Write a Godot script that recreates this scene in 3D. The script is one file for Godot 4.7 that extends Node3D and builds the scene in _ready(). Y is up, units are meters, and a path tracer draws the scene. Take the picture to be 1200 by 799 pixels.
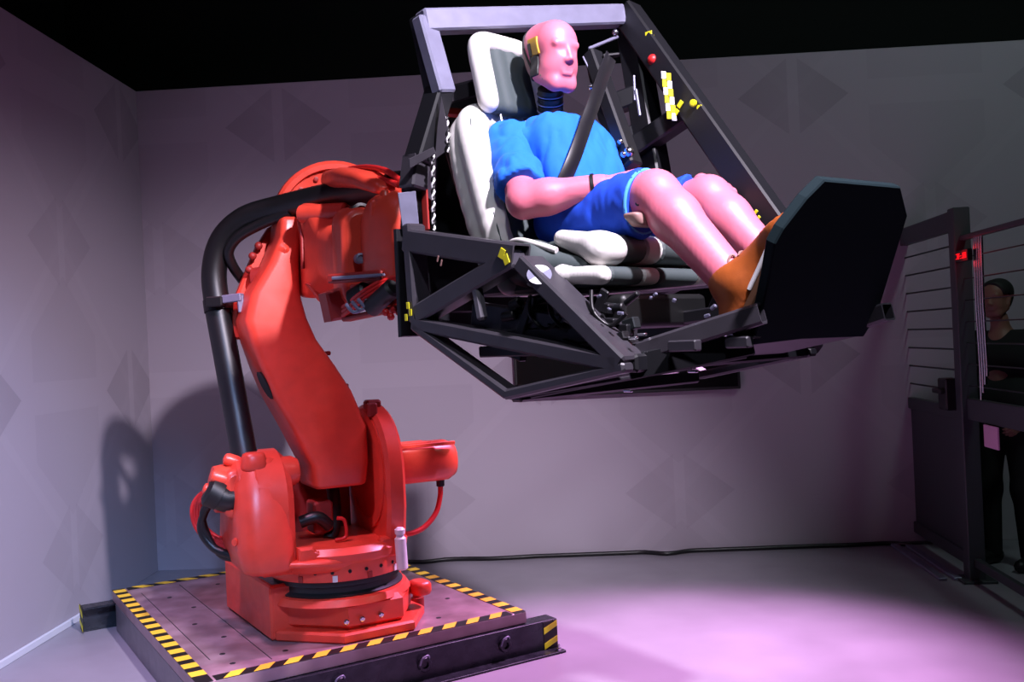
extends Node3D
# A motion-simulator exhibit: an orange industrial robot on a steel platform holds a
# steel test rig with a car seat and a crash test dummy, in a dim room washed in violet light.

const FOCAL := 1150.0      # pixels, for a 1200 x 799 frame
const ROLL := 0.046        # radians the camera is tilted sideways
const EYE := Vector3(0, 1.6, 0)

# ---------------------------------------------------------------- places
func P(x: float, y: float, d: float) -> Vector3:
	var u := (x - 600.0) / FOCAL
	var v := (399.5 - y) / FOCAL
	return EYE + Vector3(u * cos(ROLL) + v * sin(ROLL), -u * sin(ROLL) + v * cos(ROLL), -1.0) * d

func on_plane(x: float, y: float, q: Vector3, n: Vector3) -> Vector3:
	var r := P(x, y, 1.0) - EYE
	return EYE + r * ((q - EYE).dot(n) / r.dot(n))

func G(x: float, y: float, h := 0.0) -> Vector3:
	return on_plane(x, y, Vector3(0, h, 0), Vector3.UP)

# ---------------------------------------------------------------- naming
var used := {}
func numbered(called: String) -> String:
	if not used.has(called):
		used[called] = 0
		return called
	used[called] += 1
	return "%s_%03d" % [called, used[called]]

func tag(o: Node3D, label: String, category: String, group := "") -> Node3D:
	o.set_meta("label", label)
	o.set_meta("category", category)
	if group:
		o.set_meta("group", group)
	return o

func thing(called: String, label: String, category: String, at := Vector3.ZERO, group := "") -> Node3D:
	var o := Node3D.new()
	o.name = numbered(called)
	add_child(o, true)
	o.position = at
	return tag(o, label, category, group)

# Every shape below is computed in world space; a part is moved into its parent's space here.
func obj(called: String, st: SurfaceTool, m: Material, parent: Node3D = null) -> MeshInstance3D:
	st.generate_normals()
	var mi := MeshInstance3D.new()
	var back := Vector3.ZERO
	var up: Node = parent
	while up != null and up != self:
		back += (up as Node3D).position
		up = up.get_parent()
	st.set_material(m)
	var mesh: ArrayMesh = st.commit()
	if parent == null:
		mi.name = numbered(called)
		# a top-level mesh stands at the middle of its own footprint
		var bb := mesh.get_aabb()
		var base := bb.position + Vector3(bb.size.x / 2, 0, bb.size.z / 2)
		mi.mesh = shifted(mesh, -base, m)
		mi.position = base
		add_child(mi, true)
	else:
		mi.name = called
		mi.mesh = shifted(mesh, -back, m) if back != Vector3.ZERO else mesh
		parent.add_child(mi, true)
	return mi

func shifted(mesh: ArrayMesh, by: Vector3, m: Material) -> ArrayMesh:
	var a := mesh.surface_get_arrays(0)
	var v: PackedVector3Array = a[Mesh.ARRAY_VERTEX]
	for i in v.size():
		v[i] += by
	a[Mesh.ARRAY_VERTEX] = v
	var out := ArrayMesh.new()
	out.add_surface_from_arrays(Mesh.PRIMITIVE_TRIANGLES, a)
	out.surface_set_material(0, m)
	return out

func struct(called: String, st: SurfaceTool, m: Material) -> MeshInstance3D:
	var o := obj(called, st, m)
	o.set_meta("kind", "structure")
	return o

# ---------------------------------------------------------------- shapes
func mb() -> SurfaceTool:
	var st := SurfaceTool.new()
	st.begin(Mesh.PRIMITIVE_TRIANGLES)
	return st

func emit(st: SurfaceTool, t: PackedVector3Array, g: PackedInt32Array) -> void:
	var vol := 0.0
	var c := t[0]
	for i in range(0, t.size(), 3):
		vol += (t[i] - c).dot((t[i + 1] - c).cross(t[i + 2] - c))
	var n := t.size() / 3
	for i in n:
		st.set_smooth_group(g[i])
		st.add_vertex(t[3 * i])
		st.add_vertex(t[3 * i + (2 if vol > 0 else 1)])
		st.add_vertex(t[3 * i + (1 if vol > 0 else 2)])

# rings of equal size joined one to the next; groups: one smooth group for each strip (-1 is flat)
func loft(st: SurfaceTool, rings: Array, groups = null, poly_cap := PackedInt32Array(), loop := false) -> void:
	var t := PackedVector3Array()
	var g := PackedInt32Array()
	var n: int = rings[0].size()
	for k in (rings.size() if loop else rings.size() - 1):
		var a: PackedVector3Array = rings[k]
		var b: PackedVector3Array = rings[(k + 1) % rings.size()]
		var s: int = -1 if groups == null else (groups if groups is int else groups[k])
		for i in n:
			var j := (i + 1) % n
			t.append_array([a[i], b[i], b[j], a[i], b[j], a[j]])
			g.append(s)
			g.append(s)
	if not loop:
		for e in 2:
			var a: PackedVector3Array = rings[0] if e == 0 else rings[-1]
			if poly_cap.size():
				for i in range(0, poly_cap.size(), 3):
					var q := [a[poly_cap[i]], a[poly_cap[i + 1]], a[poly_cap[i + 2]]]
					if e == 1:
						q.reverse()
					t.append_array(q)
					g.append(-1)
			else:
				var mid := Vector3.ZERO
				for v in a:
					mid += v / n
				for i in n:
					var j := (i + 1) % n
					if e == 0:
						t.append_array([mid, a[i], a[j]])
					else:
						t.append_array([mid, a[j], a[i]])
					g.append(-1)
	emit(st, t, g)

func axes(z: Vector3, up := Vector3.UP) -> Basis:
	z = z.normalized()
	if absf(z.dot(up.normalized())) > 0.98:
		up = Vector3.RIGHT if absf(z.x) < 0.9 else Vector3.BACK
	var x := up.cross(z).normalized()
	return Basis(x, z.cross(x), z)

func oct(c: Vector3, b: Basis, w: float, h: float, e: float) -> PackedVector3Array:
	var r := PackedVector3Array()
	var x := w / 2
	var y := h / 2
	for q in [[x - e, y], [-x + e, y], [-x, y - e], [-x, -y + e], [-x + e, -y], [x - e, -y], [x, -y + e], [x, y - e]]:
		r.append(c + b.x * q[0] + b.y * q[1])
	return r

# a chamfered bar from a to b, w across and h along up; hollow shows an open square tube at b
func bar(st: SurfaceTool, a: Vector3, b: Vector3, w: float, h: float, up := Vector3.UP, e := 0.006, hollow := 0.0) -> void:
	var f := axes(b - a, up)
	var l := (b - a).length()
	e = minf(e, minf(w, h) * 0.3)
	var i := minf(e, l * 0.2)
	var rings := [oct(a, f, w - 2 * e, h - 2 * e, e * 0.5), oct(a + f.z * i, f, w, h, e), oct(b - f.z * (0.0 if hollow > 0 else i), f, w, h, e)]
	if hollow > 0:
		rings.append(oct(b, f, w - 2 * hollow, h - 2 * hollow, e * 0.5))
		rings.append(oct(b - f.z * minf(0.25, l * 0.6), f, w - 2 * hollow, h - 2 * hollow, e * 0.5))
	else:
		rings.append(oct(b, f, w - 2 * e, h - 2 * e, e * 0.5))
	loft(st, rings)

# a chamfered box about a centre, its axes those of f
func box(st: SurfaceTool, c: Vector3, size: Vector3, f := Basis(), e := 0.004) -> void:
	bar(st, c - f.z * size.z / 2, c + f.z * size.z / 2, size.x, size.y, f.y, e)

func spline(p: Array, k := 6) -> Array:
	var out := []
	for i in p.size() - 1:
		var a: Vector3 = p[maxi(i - 1, 0)]
		var b: Vector3 = p[i]
		var c: Vector3 = p[i + 1]
		var d: Vector3 = p[mini(i + 2, p.size() - 1)]
		for s in k:
			out.append(b.cubic_interpolate(c, a, d, float(s) / k))
	out.append(p[-1])
	return out

func tube(st: SurfaceTool, p: Array, r: float, n := 10, r2 := -1.0) -> void:
	var rings := []
	var up := Vector3(0.31, 0.9, 0.2)
	for i in p.size():
		var z: Vector3 = p[mini(i + 1, p.size() - 1)] - p[maxi(i - 1, 0)]
		var f := axes(z, up)
		up = f.y
		var rr := r if r2 < 0 else lerpf(r, r2, float(i) / (p.size() - 1))
		var ring := PackedVector3Array()
		for k in n:
			ring.append(p[i] + (f.x * cos(TAU * k / n) + f.y * sin(TAU * k / n)) * rr)
		rings.append(ring)
	loft(st, rings, 1)

# profile: Vector2(radius, height along the axis)
func lathe(st: SurfaceTool, at: Vector3, axis: Vector3, prof: Array, n := 32) -> void:
	var f := axes(axis)
	var rings := []
	var groups := []
	var g := 2
	for i in prof.size():
		var ring := PackedVector3Array()
		for k in n:
			ring.append(at + f.z * prof[i].y + (f.x * cos(TAU * k / n) + f.y * sin(TAU * k / n)) * maxf(prof[i].x, 0.0004))
		rings.append(ring)
		if i > 1:
			var u: Vector2 = (prof[i] - prof[i - 1]).normalized()
			var v: Vector2 = (prof[i - 1] - prof[i - 2]).normalized()
			if u.dot(v) < 0.85:
				g += 1
		if i > 0:
			groups.append(g)
	loft(st, rings, groups)

func rod(st: SurfaceTool, a: Vector3, b: Vector3, r: float, n := 14, e := 0.003) -> void:
	e = minf(e, r * 0.4)
	lathe(st, a, b - a, [Vector2(r - e, 0), Vector2(r, e), Vector2(r, (b - a).length() - e), Vector2(r - e, (b - a).length())], n)

func ball(st: SurfaceTool, c: Vector3, r: float, squash := Vector3.ONE, n := 14) -> void:
	var rings := []
	for i in range(1, n):
		var a := PI * i / n
		var ring := PackedVector3Array()
		for k in n * 2:
			ring.append(c + Vector3(sin(a) * cos(PI * k / n), cos(a), sin(a) * sin(PI * k / n)) * squash * r)
		rings.append(ring)
	loft(st, rings, 1)

# outline in the x, y of f at o, extruded depth along f.z, its edges chamfered by e
func extrude(st: SurfaceTool, outline: Array, o: Vector3, f: Basis, depth: float, e := 0.005, group := -1) -> void:
	var p := PackedVector2Array(outline)
	var n := p.size()
	if Geometry2D.is_polygon_clockwise(p):
		p.reverse()
	var inner := PackedVector2Array()
	for i in n:
		var a := (p[i] - p[(i + n - 1) % n]).normalized()
		var b := (p[(i + 1) % n] - p[i]).normalized()
		var m := Vector2(-a.y - b.y, a.x + b.x).normalized()
		inner.append(p[i] + m * e / maxf(0.5, absf(m.dot(Vector2(-a.y, a.x)))))
	var tri := Geometry2D.triangulate_polygon(inner)
	if tri.is_empty():
		tri = Geometry2D.triangulate_polygon(p)
		inner = p
	var rings := []
	for q in [[inner, 0.0], [p, e], [p, depth - e], [inner, depth]]:
		var ring := PackedVector3Array()
		for v in q[0]:
			ring.append(o + f.x * v.x + f.y * v.y + f.z * q[1])
		rings.append(ring)
	var gs := [-1, group, -1]
	loft(st, rings, gs, tri)

# a plate whose outline is given by points in space that lie in one plane; thickness goes along n
func plate(st: SurfaceTool, pts: Array, n: Vector3, depth: float, e := 0.004, group := -1) -> void:
	var o: Vector3 = pts[0]
	var f := axes(n)
	var q := []
	for v in pts:
		q.append(Vector2((v - o).dot(f.x), (v - o).dot(f.y)))
	extrude(st, q, o, f, depth, e, group)

func rounded_ring(c: Vector3, x: Vector3, y: Vector3, w: float, h: float, r: float, n := 5) -> PackedVector3Array:
	var out := PackedVector3Array()
	r = minf(r, minf(w, h) / 2 - 0.0005)
	for q in [[1, 1, 0.0], [-1, 1, PI / 2], [-1, -1, PI], [1, -1, PI * 1.5]]:
		for k in n:
			var a: float = q[2] + PI / 2 * k / (n - 1)
			out.append(c + x * (q[0] * (w / 2 - r) + r * cos(a)) + y * (q[1] * (h / 2 - r) + r * sin(a)))
	return out

# sections: [centre, x axis, y axis, width, height, corner radius]; ends rounded over by e
func pod(st: SurfaceTool, sections: Array, e := 0.012, n := 5) -> void:
	var rings := []
	var first: Vector3 = (sections[1][0] - sections[0][0]).normalized()
	var last: Vector3 = (sections[-1][0] - sections[-2][0]).normalized()
	for i in sections.size():
		var s: Array = sections[i]
		var inset := func(c: Vector3, by: float) -> void:
			rings.append(rounded_ring(c, s[1], s[2], s[3] - 2 * by, s[4] - 2 * by, maxf(0.001, s[5] - by), n))
		if i == 0:
			inset.call(s[0], e)
			inset.call(s[0] + first * e * 0.3, e * 0.3)
			inset.call(s[0] + first * e, 0.0)
		elif i == sections.size() - 1:
			inset.call(s[0] - last * e, 0.0)
			inset.call(s[0] - last * e * 0.3, e * 0.3)
			inset.call(s[0], e)
		else:
			inset.call(s[0], 0.0)
	loft(st, rings, 1)

# ---------------------------------------------------------------- soft bodies: tapered capsules joined smoothly
class Field:
	var a := PackedVector3Array()
	var ba := PackedVector3Array()
	var inv := PackedFloat32Array()
	var ra := PackedFloat32Array()
	var dr := PackedFloat32Array()
	var k := 0.03
	var cuts := []              # [point, normal]: what lies beyond is cut off
	var fold: FastNoiseLite
	var fold_size := 0.0
	var fold_scale := Vector3.ONE
	var extra: Callable
	func bone(p: Vector3, q: Vector3, r: float, s: float) -> void:
		a.append(p)
		ba.append(q - p)
		inv.append(1.0 / maxf(1e-9, (q - p).length_squared()))
		ra.append(r)
		dr.append(s - r)
	func at(p: Vector3) -> float:
		var d := 10.0
		for i in a.size():
			var pa := p - a[i]
			var h := clampf(pa.dot(ba[i]) * inv[i], 0.0, 1.0)
			var e := (pa - ba[i] * h).length() - ra[i] - dr[i] * h
			var m := k - absf(d - e)
			d = minf(d, e)
			if m > 0.0:
				d -= m * m * 0.25 / k
		if extra.is_valid():
			d = extra.call(p, d)
		if fold and absf(d) < 0.04:
			d += fold.get_noise_3dv(p * fold_scale) * fold_size
		for c in cuts:
			d = maxf(d, (p - c[0]).dot(c[1]))
		return d
	func chain(p: Array, r: float, s := -1.0) -> void:
		for i in p.size() - 1:
			var u := float(i) / (p.size() - 1)
			var w := float(i + 1) / (p.size() - 1)
			var e := r if s < 0 else s
			bone(p[i], p[i + 1], lerpf(r, e, u), lerpf(r, e, w))
	func box() -> AABB:
		var b := AABB(a[0], Vector3.ZERO)
		for i in a.size():
			for v in [a[i], a[i] + ba[i]]:
				var r := maxf(ra[i], ra[i] + dr[i]) + 0.03
				b = b.merge(AABB(v - Vector3.ONE * r, Vector3.ONE * 2 * r))
		return b

# surface nets
func nets(st: SurfaceTool, f: Callable, bb: AABB, c: float) -> void:
	var nx := int(bb.size.x / c) + 2
	var ny := int(bb.size.y / c) + 2
	var nz := int(bb.size.z / c) + 2
	var sx := 1
	var sy := nx + 1
	var sz := sy * (ny + 1)
	var val := PackedFloat32Array()
	val.resize(sz * (nz + 1))
	val.fill(99.0)
	var vert := PackedInt32Array()
	vert.resize(val.size())
	vert.fill(-1)
	var pos := PackedVector3Array()
	var cells := PackedInt32Array()
	const B := 4
	var reach := c * B * 0.87 * 1.25 + c
	var off := [0, sx, sy, sx + sy, sz, sx + sz, sy + sz, sx + sy + sz]
	var ends := [[0, 1], [2, 3], [4, 5], [6, 7], [0, 2], [1, 3], [4, 6], [5, 7], [0, 4], [1, 5], [2, 6], [3, 7]]
	for bz in range(0, nz, B):
		for by in range(0, ny, B):
			for bx in range(0, nx, B):
				var mid := bb.position + Vector3(bx + B * 0.5, by + B * 0.5, bz + B * 0.5) * c
				if absf(f.call(mid)) > reach:
					continue
				var ex := mini(bx + B, nx)
				var ey := mini(by + B, ny)
				var ez := mini(bz + B, nz)
				for z in range(bz, ez + 1):
					for y in range(by, ey + 1):
						for x in range(bx, ex + 1):
							var i := x + y * sy + z * sz
							if val[i] > 90.0:
								val[i] = f.call(bb.position + Vector3(x, y, z) * c)
				for z in range(bz, ez):
					for y in range(by, ey):
						for x in range(bx, ex):
							var i := x + y * sy + z * sz
							var inside := 0
							for o in off:
								if val[i + o] < 0.0:
									inside += 1
							if inside == 0 or inside == 8:
								continue
							var sum := Vector3.ZERO
							var cnt := 0
							for e in ends:
								var va := val[i + off[e[0]]]
								var vb := val[i + off[e[1]]]
								if (va < 0.0) != (vb < 0.0):
									var t := va / (va - vb)
									var p := Vector3(e[0] & 1, (e[0] >> 1) & 1, e[0] >> 2)
									var q := Vector3(e[1] & 1, (e[1] >> 1) & 1, e[1] >> 2)
									sum += p.lerp(q, t)
									cnt += 1
							vert[i] = pos.size()
							pos.append(bb.position + (Vector3(x, y, z) + sum / cnt) * c)
							cells.append(i)
	st.set_smooth_group(1)
	for i in cells:
		for dir in 3:
			var step: int = [sx, sy, sz][dir]
			var u: int = [sy, sz, sx][dir]
			var w: int = [sz, sx, sy][dir]
			if (val[i] < 0.0) == (val[i + step] < 0.0) or i - u - w < 0:
				continue
			var q := [vert[i], vert[i - u], vert[i - u - w], vert[i - w]]
			if q.min() < 0:
				continue
			if val[i] < 0.0:
				q.reverse()
			for k in [0, 1, 2, 0, 2, 3]:
				st.add_vertex(pos[q[k]])

func grow(st: SurfaceTool, f: Field, c: float) -> void:
	nets(st, f.at, f.box(), c)

# ---------------------------------------------------------------- materials
var M := {}
func mat(called: String, color: Color, rough: float, metal := 0.0) -> StandardMaterial3D:
	var m := StandardMaterial3D.new()
	m.resource_name = called
	m.albedo_color = color
	m.roughness = rough
	m.metallic = metal
	M[called] = m
	return m

func noise_tex(seed_: int, freq: float, lo: Color, hi: Color, normal := false, bump := 2.0, octaves := 4) -> NoiseTexture2D:
	var n := FastNoiseLite.new()
	n.seed = seed_
	n.frequency = freq
	n.fractal_octaves = octaves
	var t := NoiseTexture2D.new()
	t.width = 512
	t.height = 512
	t.seamless = true
	t.noise = n
	if normal:
		t.as_normal_map = true
		t.bump_strength = bump
	else:
		var g := Gradient.new()
		g.set_color(0, lo)
		g.set_color(1, hi)
		t.color_ramp = g
	return t

func grain(m: StandardMaterial3D, tex: Texture2D, rough_tex: Texture2D, scale: float, normal: Texture2D = null, depth := 0.5) -> void:
	m.uv1_triplanar = true
	m.uv1_world_triplanar = true
	m.uv1_scale = Vector3.ONE * scale
	if tex:
		m.albedo_texture = tex
	if rough_tex:
		m.roughness_texture = rough_tex
	if normal:
		m.normal_enabled = true
		m.normal_texture = normal
		m.normal_scale = depth

# the faint print on the wall panels: split diamonds and rays, a shade darker than the panel
func wall_print() -> ImageTexture:
	var s := 512
	var im := Image.create(s, s, false, Image.FORMAT_RGB8)
	for y in s:
		for x in s:
			var v := 1.0
			for half in 2:
				var px := fposmod(float(x) / s + 0.5 * half, 1.0) - 0.5
				var py := fposmod(float(y) / s + 0.5 * half, 1.0) - 0.5
				var ax := absf(px)
				var ay := absf(py)
				if ax > 0.02 and ax + ay * 1.3 < 0.21:
					v -= (0.11 if half == 0 else 0.06) * (0.45 + 2.2 * ax)
				elif ax > 0.285 and ay > 0.05 and ay < ax * 0.9 - 0.06 and half == 0:
					v -= 0.025
				if absf(ax - ay) < 0.022 and half == 0:
					v += 0.012
			im.set_pixel(x, y, Color(v * 0.96, v * 0.95, v * 0.97))
	im.generate_mipmaps()
	return ImageTexture.create_from_image(im)

func make_materials() -> void:
	var scuff := noise_tex(3, 0.012, Color(0.88, 0.88, 0.88), Color(1, 1, 1))
	var rough := noise_tex(5, 0.02, Color(0.75, 0.75, 0.75), Color(1, 1, 1))
	var fine := noise_tex(9, 0.15, Color.BLACK, Color.WHITE, true, 3.0)
	var wall := mat("painted_panel", Color(0.66, 0.63, 0.66), 0.75)
	grain(wall, wall_print(), null, 0.527)
	wall.uv1_offset = Vector3(0.38, 0.766, 0.2)
	var fl := mat("vinyl_floor", Color(0.58, 0.56, 0.6), 0.42)
	grain(fl, noise_tex(21, 0.006, Color(0.9, 0.9, 0.9), Color(1, 1, 1)), noise_tex(22, 0.01, Color(0.7, 0.7, 0.7), Color(1, 1, 1)), 0.35)
	mat("black_ceiling", Color(0.035, 0.04, 0.045), 0.95)
	mat("pale_trim", Color(0.8, 0.8, 0.84), 0.5)
	var orange := mat("orange_paint", Color(0.91, 0.29, 0.215), 0.42)
	grain(orange, scuff, rough, 1.3, fine, 0.05)
	mat("orange_dark", Color(0.58, 0.14, 0.12), 0.5)
	mat("red_cable", Color(0.75, 0.12, 0.12), 0.45)
	var rub := mat("hose_rubber", Color(0.055, 0.06, 0.068), 0.42)
	grain(rub, scuff, null, 3.0)
	mat("black_plastic", Color(0.025, 0.03, 0.033), 0.5)
	mat("dark_ring", Color(0.17, 0.19, 0.2), 0.45, 0.5)
	mat("chrome", Color(0.82, 0.82, 0.85), 0.22, 1.0)
	mat("white_paint", Color(0.85, 0.85, 0.86), 0.4)
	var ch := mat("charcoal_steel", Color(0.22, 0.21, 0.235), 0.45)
	grain(ch, scuff, rough, 2.0)
	var bs := mat("bare_steel", Color(0.5, 0.5, 0.59), 0.45, 0.2)
	grain(bs, scuff, rough, 2.0)
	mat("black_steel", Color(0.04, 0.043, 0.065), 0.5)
	mat("black_board", Color(0.1, 0.15, 0.165), 0.8).metallic_specular = 0.2
	var deck := mat("deck_plate", Color(0.64, 0.53, 0.56), 0.4, 0.05)
	grain(deck, noise_tex(31, 0.01, Color(0.7, 0.66, 0.66), Color(1, 1, 1)), rough, 0.8)
	var side := mat("deck_side", Color(0.4, 0.39, 0.42), 0.45, 0.1)
	grain(side, scuff, rough, 1.0)
	var cha := mat("channel_steel", Color(0.24, 0.25, 0.28), 0.32, 0.5)
	grain(cha, noise_tex(33, 0.02, Color(0.6, 0.6, 0.62), Color(1, 1, 1)), rough, 1.4)
	mat("hazard_yellow", Color(0.93, 0.76, 0.2), 0.5)
	mat("patch_yellow", Color(0.72, 0.55, 0.12), 0.5)
	mat("hazard_black", Color(0.04, 0.04, 0.04), 0.5)
	mat("sticker_yellow", Color(0.85, 0.82, 0.12), 0.45)
	mat("sticker_white", Color(0.92, 0.92, 0.92), 0.45)
	var skin := mat("dummy_vinyl", Color(0.83, 0.44, 0.52), 0.42)
	skin.subsurf_scatter_enabled = true
	skin.subsurf_scatter_strength = 0.08
	mat("dummy_plate", Color(0.55, 0.42, 0.4), 0.5)
	var cot := mat("blue_cotton", Color(0.04, 0.4, 0.86), 0.85)
	grain(cot, null, null, 9.0, noise_tex(41, 0.25, Color.BLACK, Color.WHITE, true, 4.0), 0.35)
	cot.rim_enabled = true
	cot.rim = 0.2
	var den := mat("blue_shorts", Color(0.03, 0.27, 0.78), 0.85)
	grain(den, null, null, 9.0, noise_tex(42, 0.25, Color.BLACK, Color.WHITE, true, 4.0), 0.35)
	mat("hem_blue", Color(0.3, 0.62, 0.9), 0.8)
	var wl := mat("white_leather", Color(0.83, 0.82, 0.8), 0.5)
	var gl := mat("grey_leather", Color(0.25, 0.29, 0.29), 0.6)
	var hide := noise_tex(44, 0.09, Color.BLACK, Color.WHITE, true, 2.0)
	grain(wl, null, null, 6.0, hide, 0.25)
	grain(gl, null, null, 6.0, hide, 0.25)
	var boot := mat("tan_leather", Color(0.66, 0.33, 0.12), 0.5)
	grain(boot, scuff, null, 5.0, hide, 0.25)
	mat("boot_sole", Color(0.3, 0.19, 0.11), 0.6)
	var belt := mat("belt_webbing", Color(0.06, 0.055, 0.075), 0.4)
	belt.rim_enabled = true
	belt.rim = 0.4
	mat("screen_black", Color(0.012, 0.014, 0.016), 0.25)
	mat("fence_paint", Color(0.2, 0.215, 0.23), 0.5)
	mat("fence_wire", Color(0.2, 0.21, 0.22), 0.45, 0.5)
	var gla := mat("clear_sheet", Color(0.75, 0.8, 0.8, 0.12), 0.06)
	gla.transparency = BaseMaterial3D.TRANSPARENCY_ALPHA
	mat("pink_card", Color(0.82, 0.62, 0.74), 0.6)
	mat("dark_cloth", Color(0.03, 0.05, 0.05), 0.9)
	mat("navy_cloth", Color(0.03, 0.035, 0.045), 0.9)
	mat("face_skin", Color(0.5, 0.34, 0.29), 0.55)
	mat("dark_hair", Color(0.05, 0.04, 0.04), 0.7)
	var led := mat("red_led", Color(0.3, 0.01, 0.02), 0.4)
	led.emission_enabled = true
	led.emission = Color(1.0, 0.06, 0.1)
	led.emission_energy_multiplier = 1.4

# ---------------------------------------------------------------- camera, sky, lamps
func spot(called: String, at: Vector3, to: Vector3, color: Color, energy: float, cone: float, size: float, soft := 1.0) -> void:
	var l := SpotLight3D.new()
	l.name = called
	add_child(l)
	l.look_at_from_position(at, to, Vector3.UP if absf((to - at).normalized().y) < 0.98 else Vector3.RIGHT)
	l.light_color = color
	l.light_energy = energy
	l.spot_angle = cone
	l.spot_angle_attenuation = soft
	l.spot_range = 20
	l.spot_attenuation = 2.0
	l.light_size = size
	l.shadow_enabled = true

func camera_and_light() -> void:
	var cam := Camera3D.new()
	cam.name = "camera"
	cam.transform = Transform3D(Basis(Vector3(0, 0, 1), -ROLL), EYE)
	cam.fov = rad_to_deg(2 * atan(399.5 / FOCAL))
	cam.near = 0.05
	cam.far = 60
	add_child(cam)
	cam.current = true
	var we := WorldEnvironment.new()
	we.name = "environment"
	var e := Environment.new()
	e.background_mode = Environment.BG_COLOR
	e.background_color = Color(0.01, 0.012, 0.015)
	e.tonemap_mode = Environment.TONE_MAPPER_LINEAR
	e.tonemap_exposure = 1.0
	e.sdfgi_enabled = true
	e.ssao_enabled = true
	e.ssil_enabled = true
	we.environment = e
	add_child(we)
	spot("key_spotlight", Vector3(1.6, 4.7, -0.8), Vector3(-0.9, 0.6, -4.9), Color(0.97, 0.92, 1.0), 58.0, 29.0, 0.1, 0.9)
	spot("rig_spotlight", Vector3(0.1, 4.7, -0.3), Vector3(0.25, 2.05, -3.1), Color(0.92, 0.93, 1.0), 5.0, 17.0, 0.1, 0.7)
	spot("floor_spotlight", Vector3(2.5, 4.7, -6.2), Vector3(0.6, 0, -4.3), Color(1.0, 0.72, 1.0), 88.0, 23.0, 0.2, 0.9)
	spot("deck_spotlight", Vector3(-1.9, 4.7, -3.2), Vector3(-1.5, 0, -4.8), Color(1.0, 0.72, 0.9), 14.0, 18.0, 0.15, 0.8)
	spot("wall_wash_spotlight", Vector3(-1.6, 4.7, -3.2), Vector3(-0.6, 0.6, -7.3), Color(0.84, 0.66, 0.84), 1.7, 42.0, 0.3, 0.6)
	spot("left_wash_spotlight", Vector3(0.3, 4.7, 0.8), Vector3(-2.9, 0.1, -4.7), Color(0.62, 0.76, 1.0), 64.0, 17.0, 0.2, 0.9)
	spot("right_wash_spotlight", Vector3(3.4, 4.7, -3.8), Vector3(2.2, 2.4, -7.1), Color(0.8, 0.92, 0.9), 2.8, 54.0, 0.3, 0.5)

# ---------------------------------------------------------------- the room
var CORNER := Vector3(-2.73, 0, -7.36)
var ALONG := Vector3(0.99908, 0, 0.0429)      # along the back wall, to the right
var OUT := Vector3(-0.0429, 0, 0.99908)       # out of the back wall, to the viewer
var LEFT_END := Vector3(-2.98, 0, 3.0)

func slab(called: String, c: Vector3, size: Vector3, f: Basis, m: Material) -> void:
	var st := mb()
	box(st, c, size, f, 0.002)
	struct(called, st, m)

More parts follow.
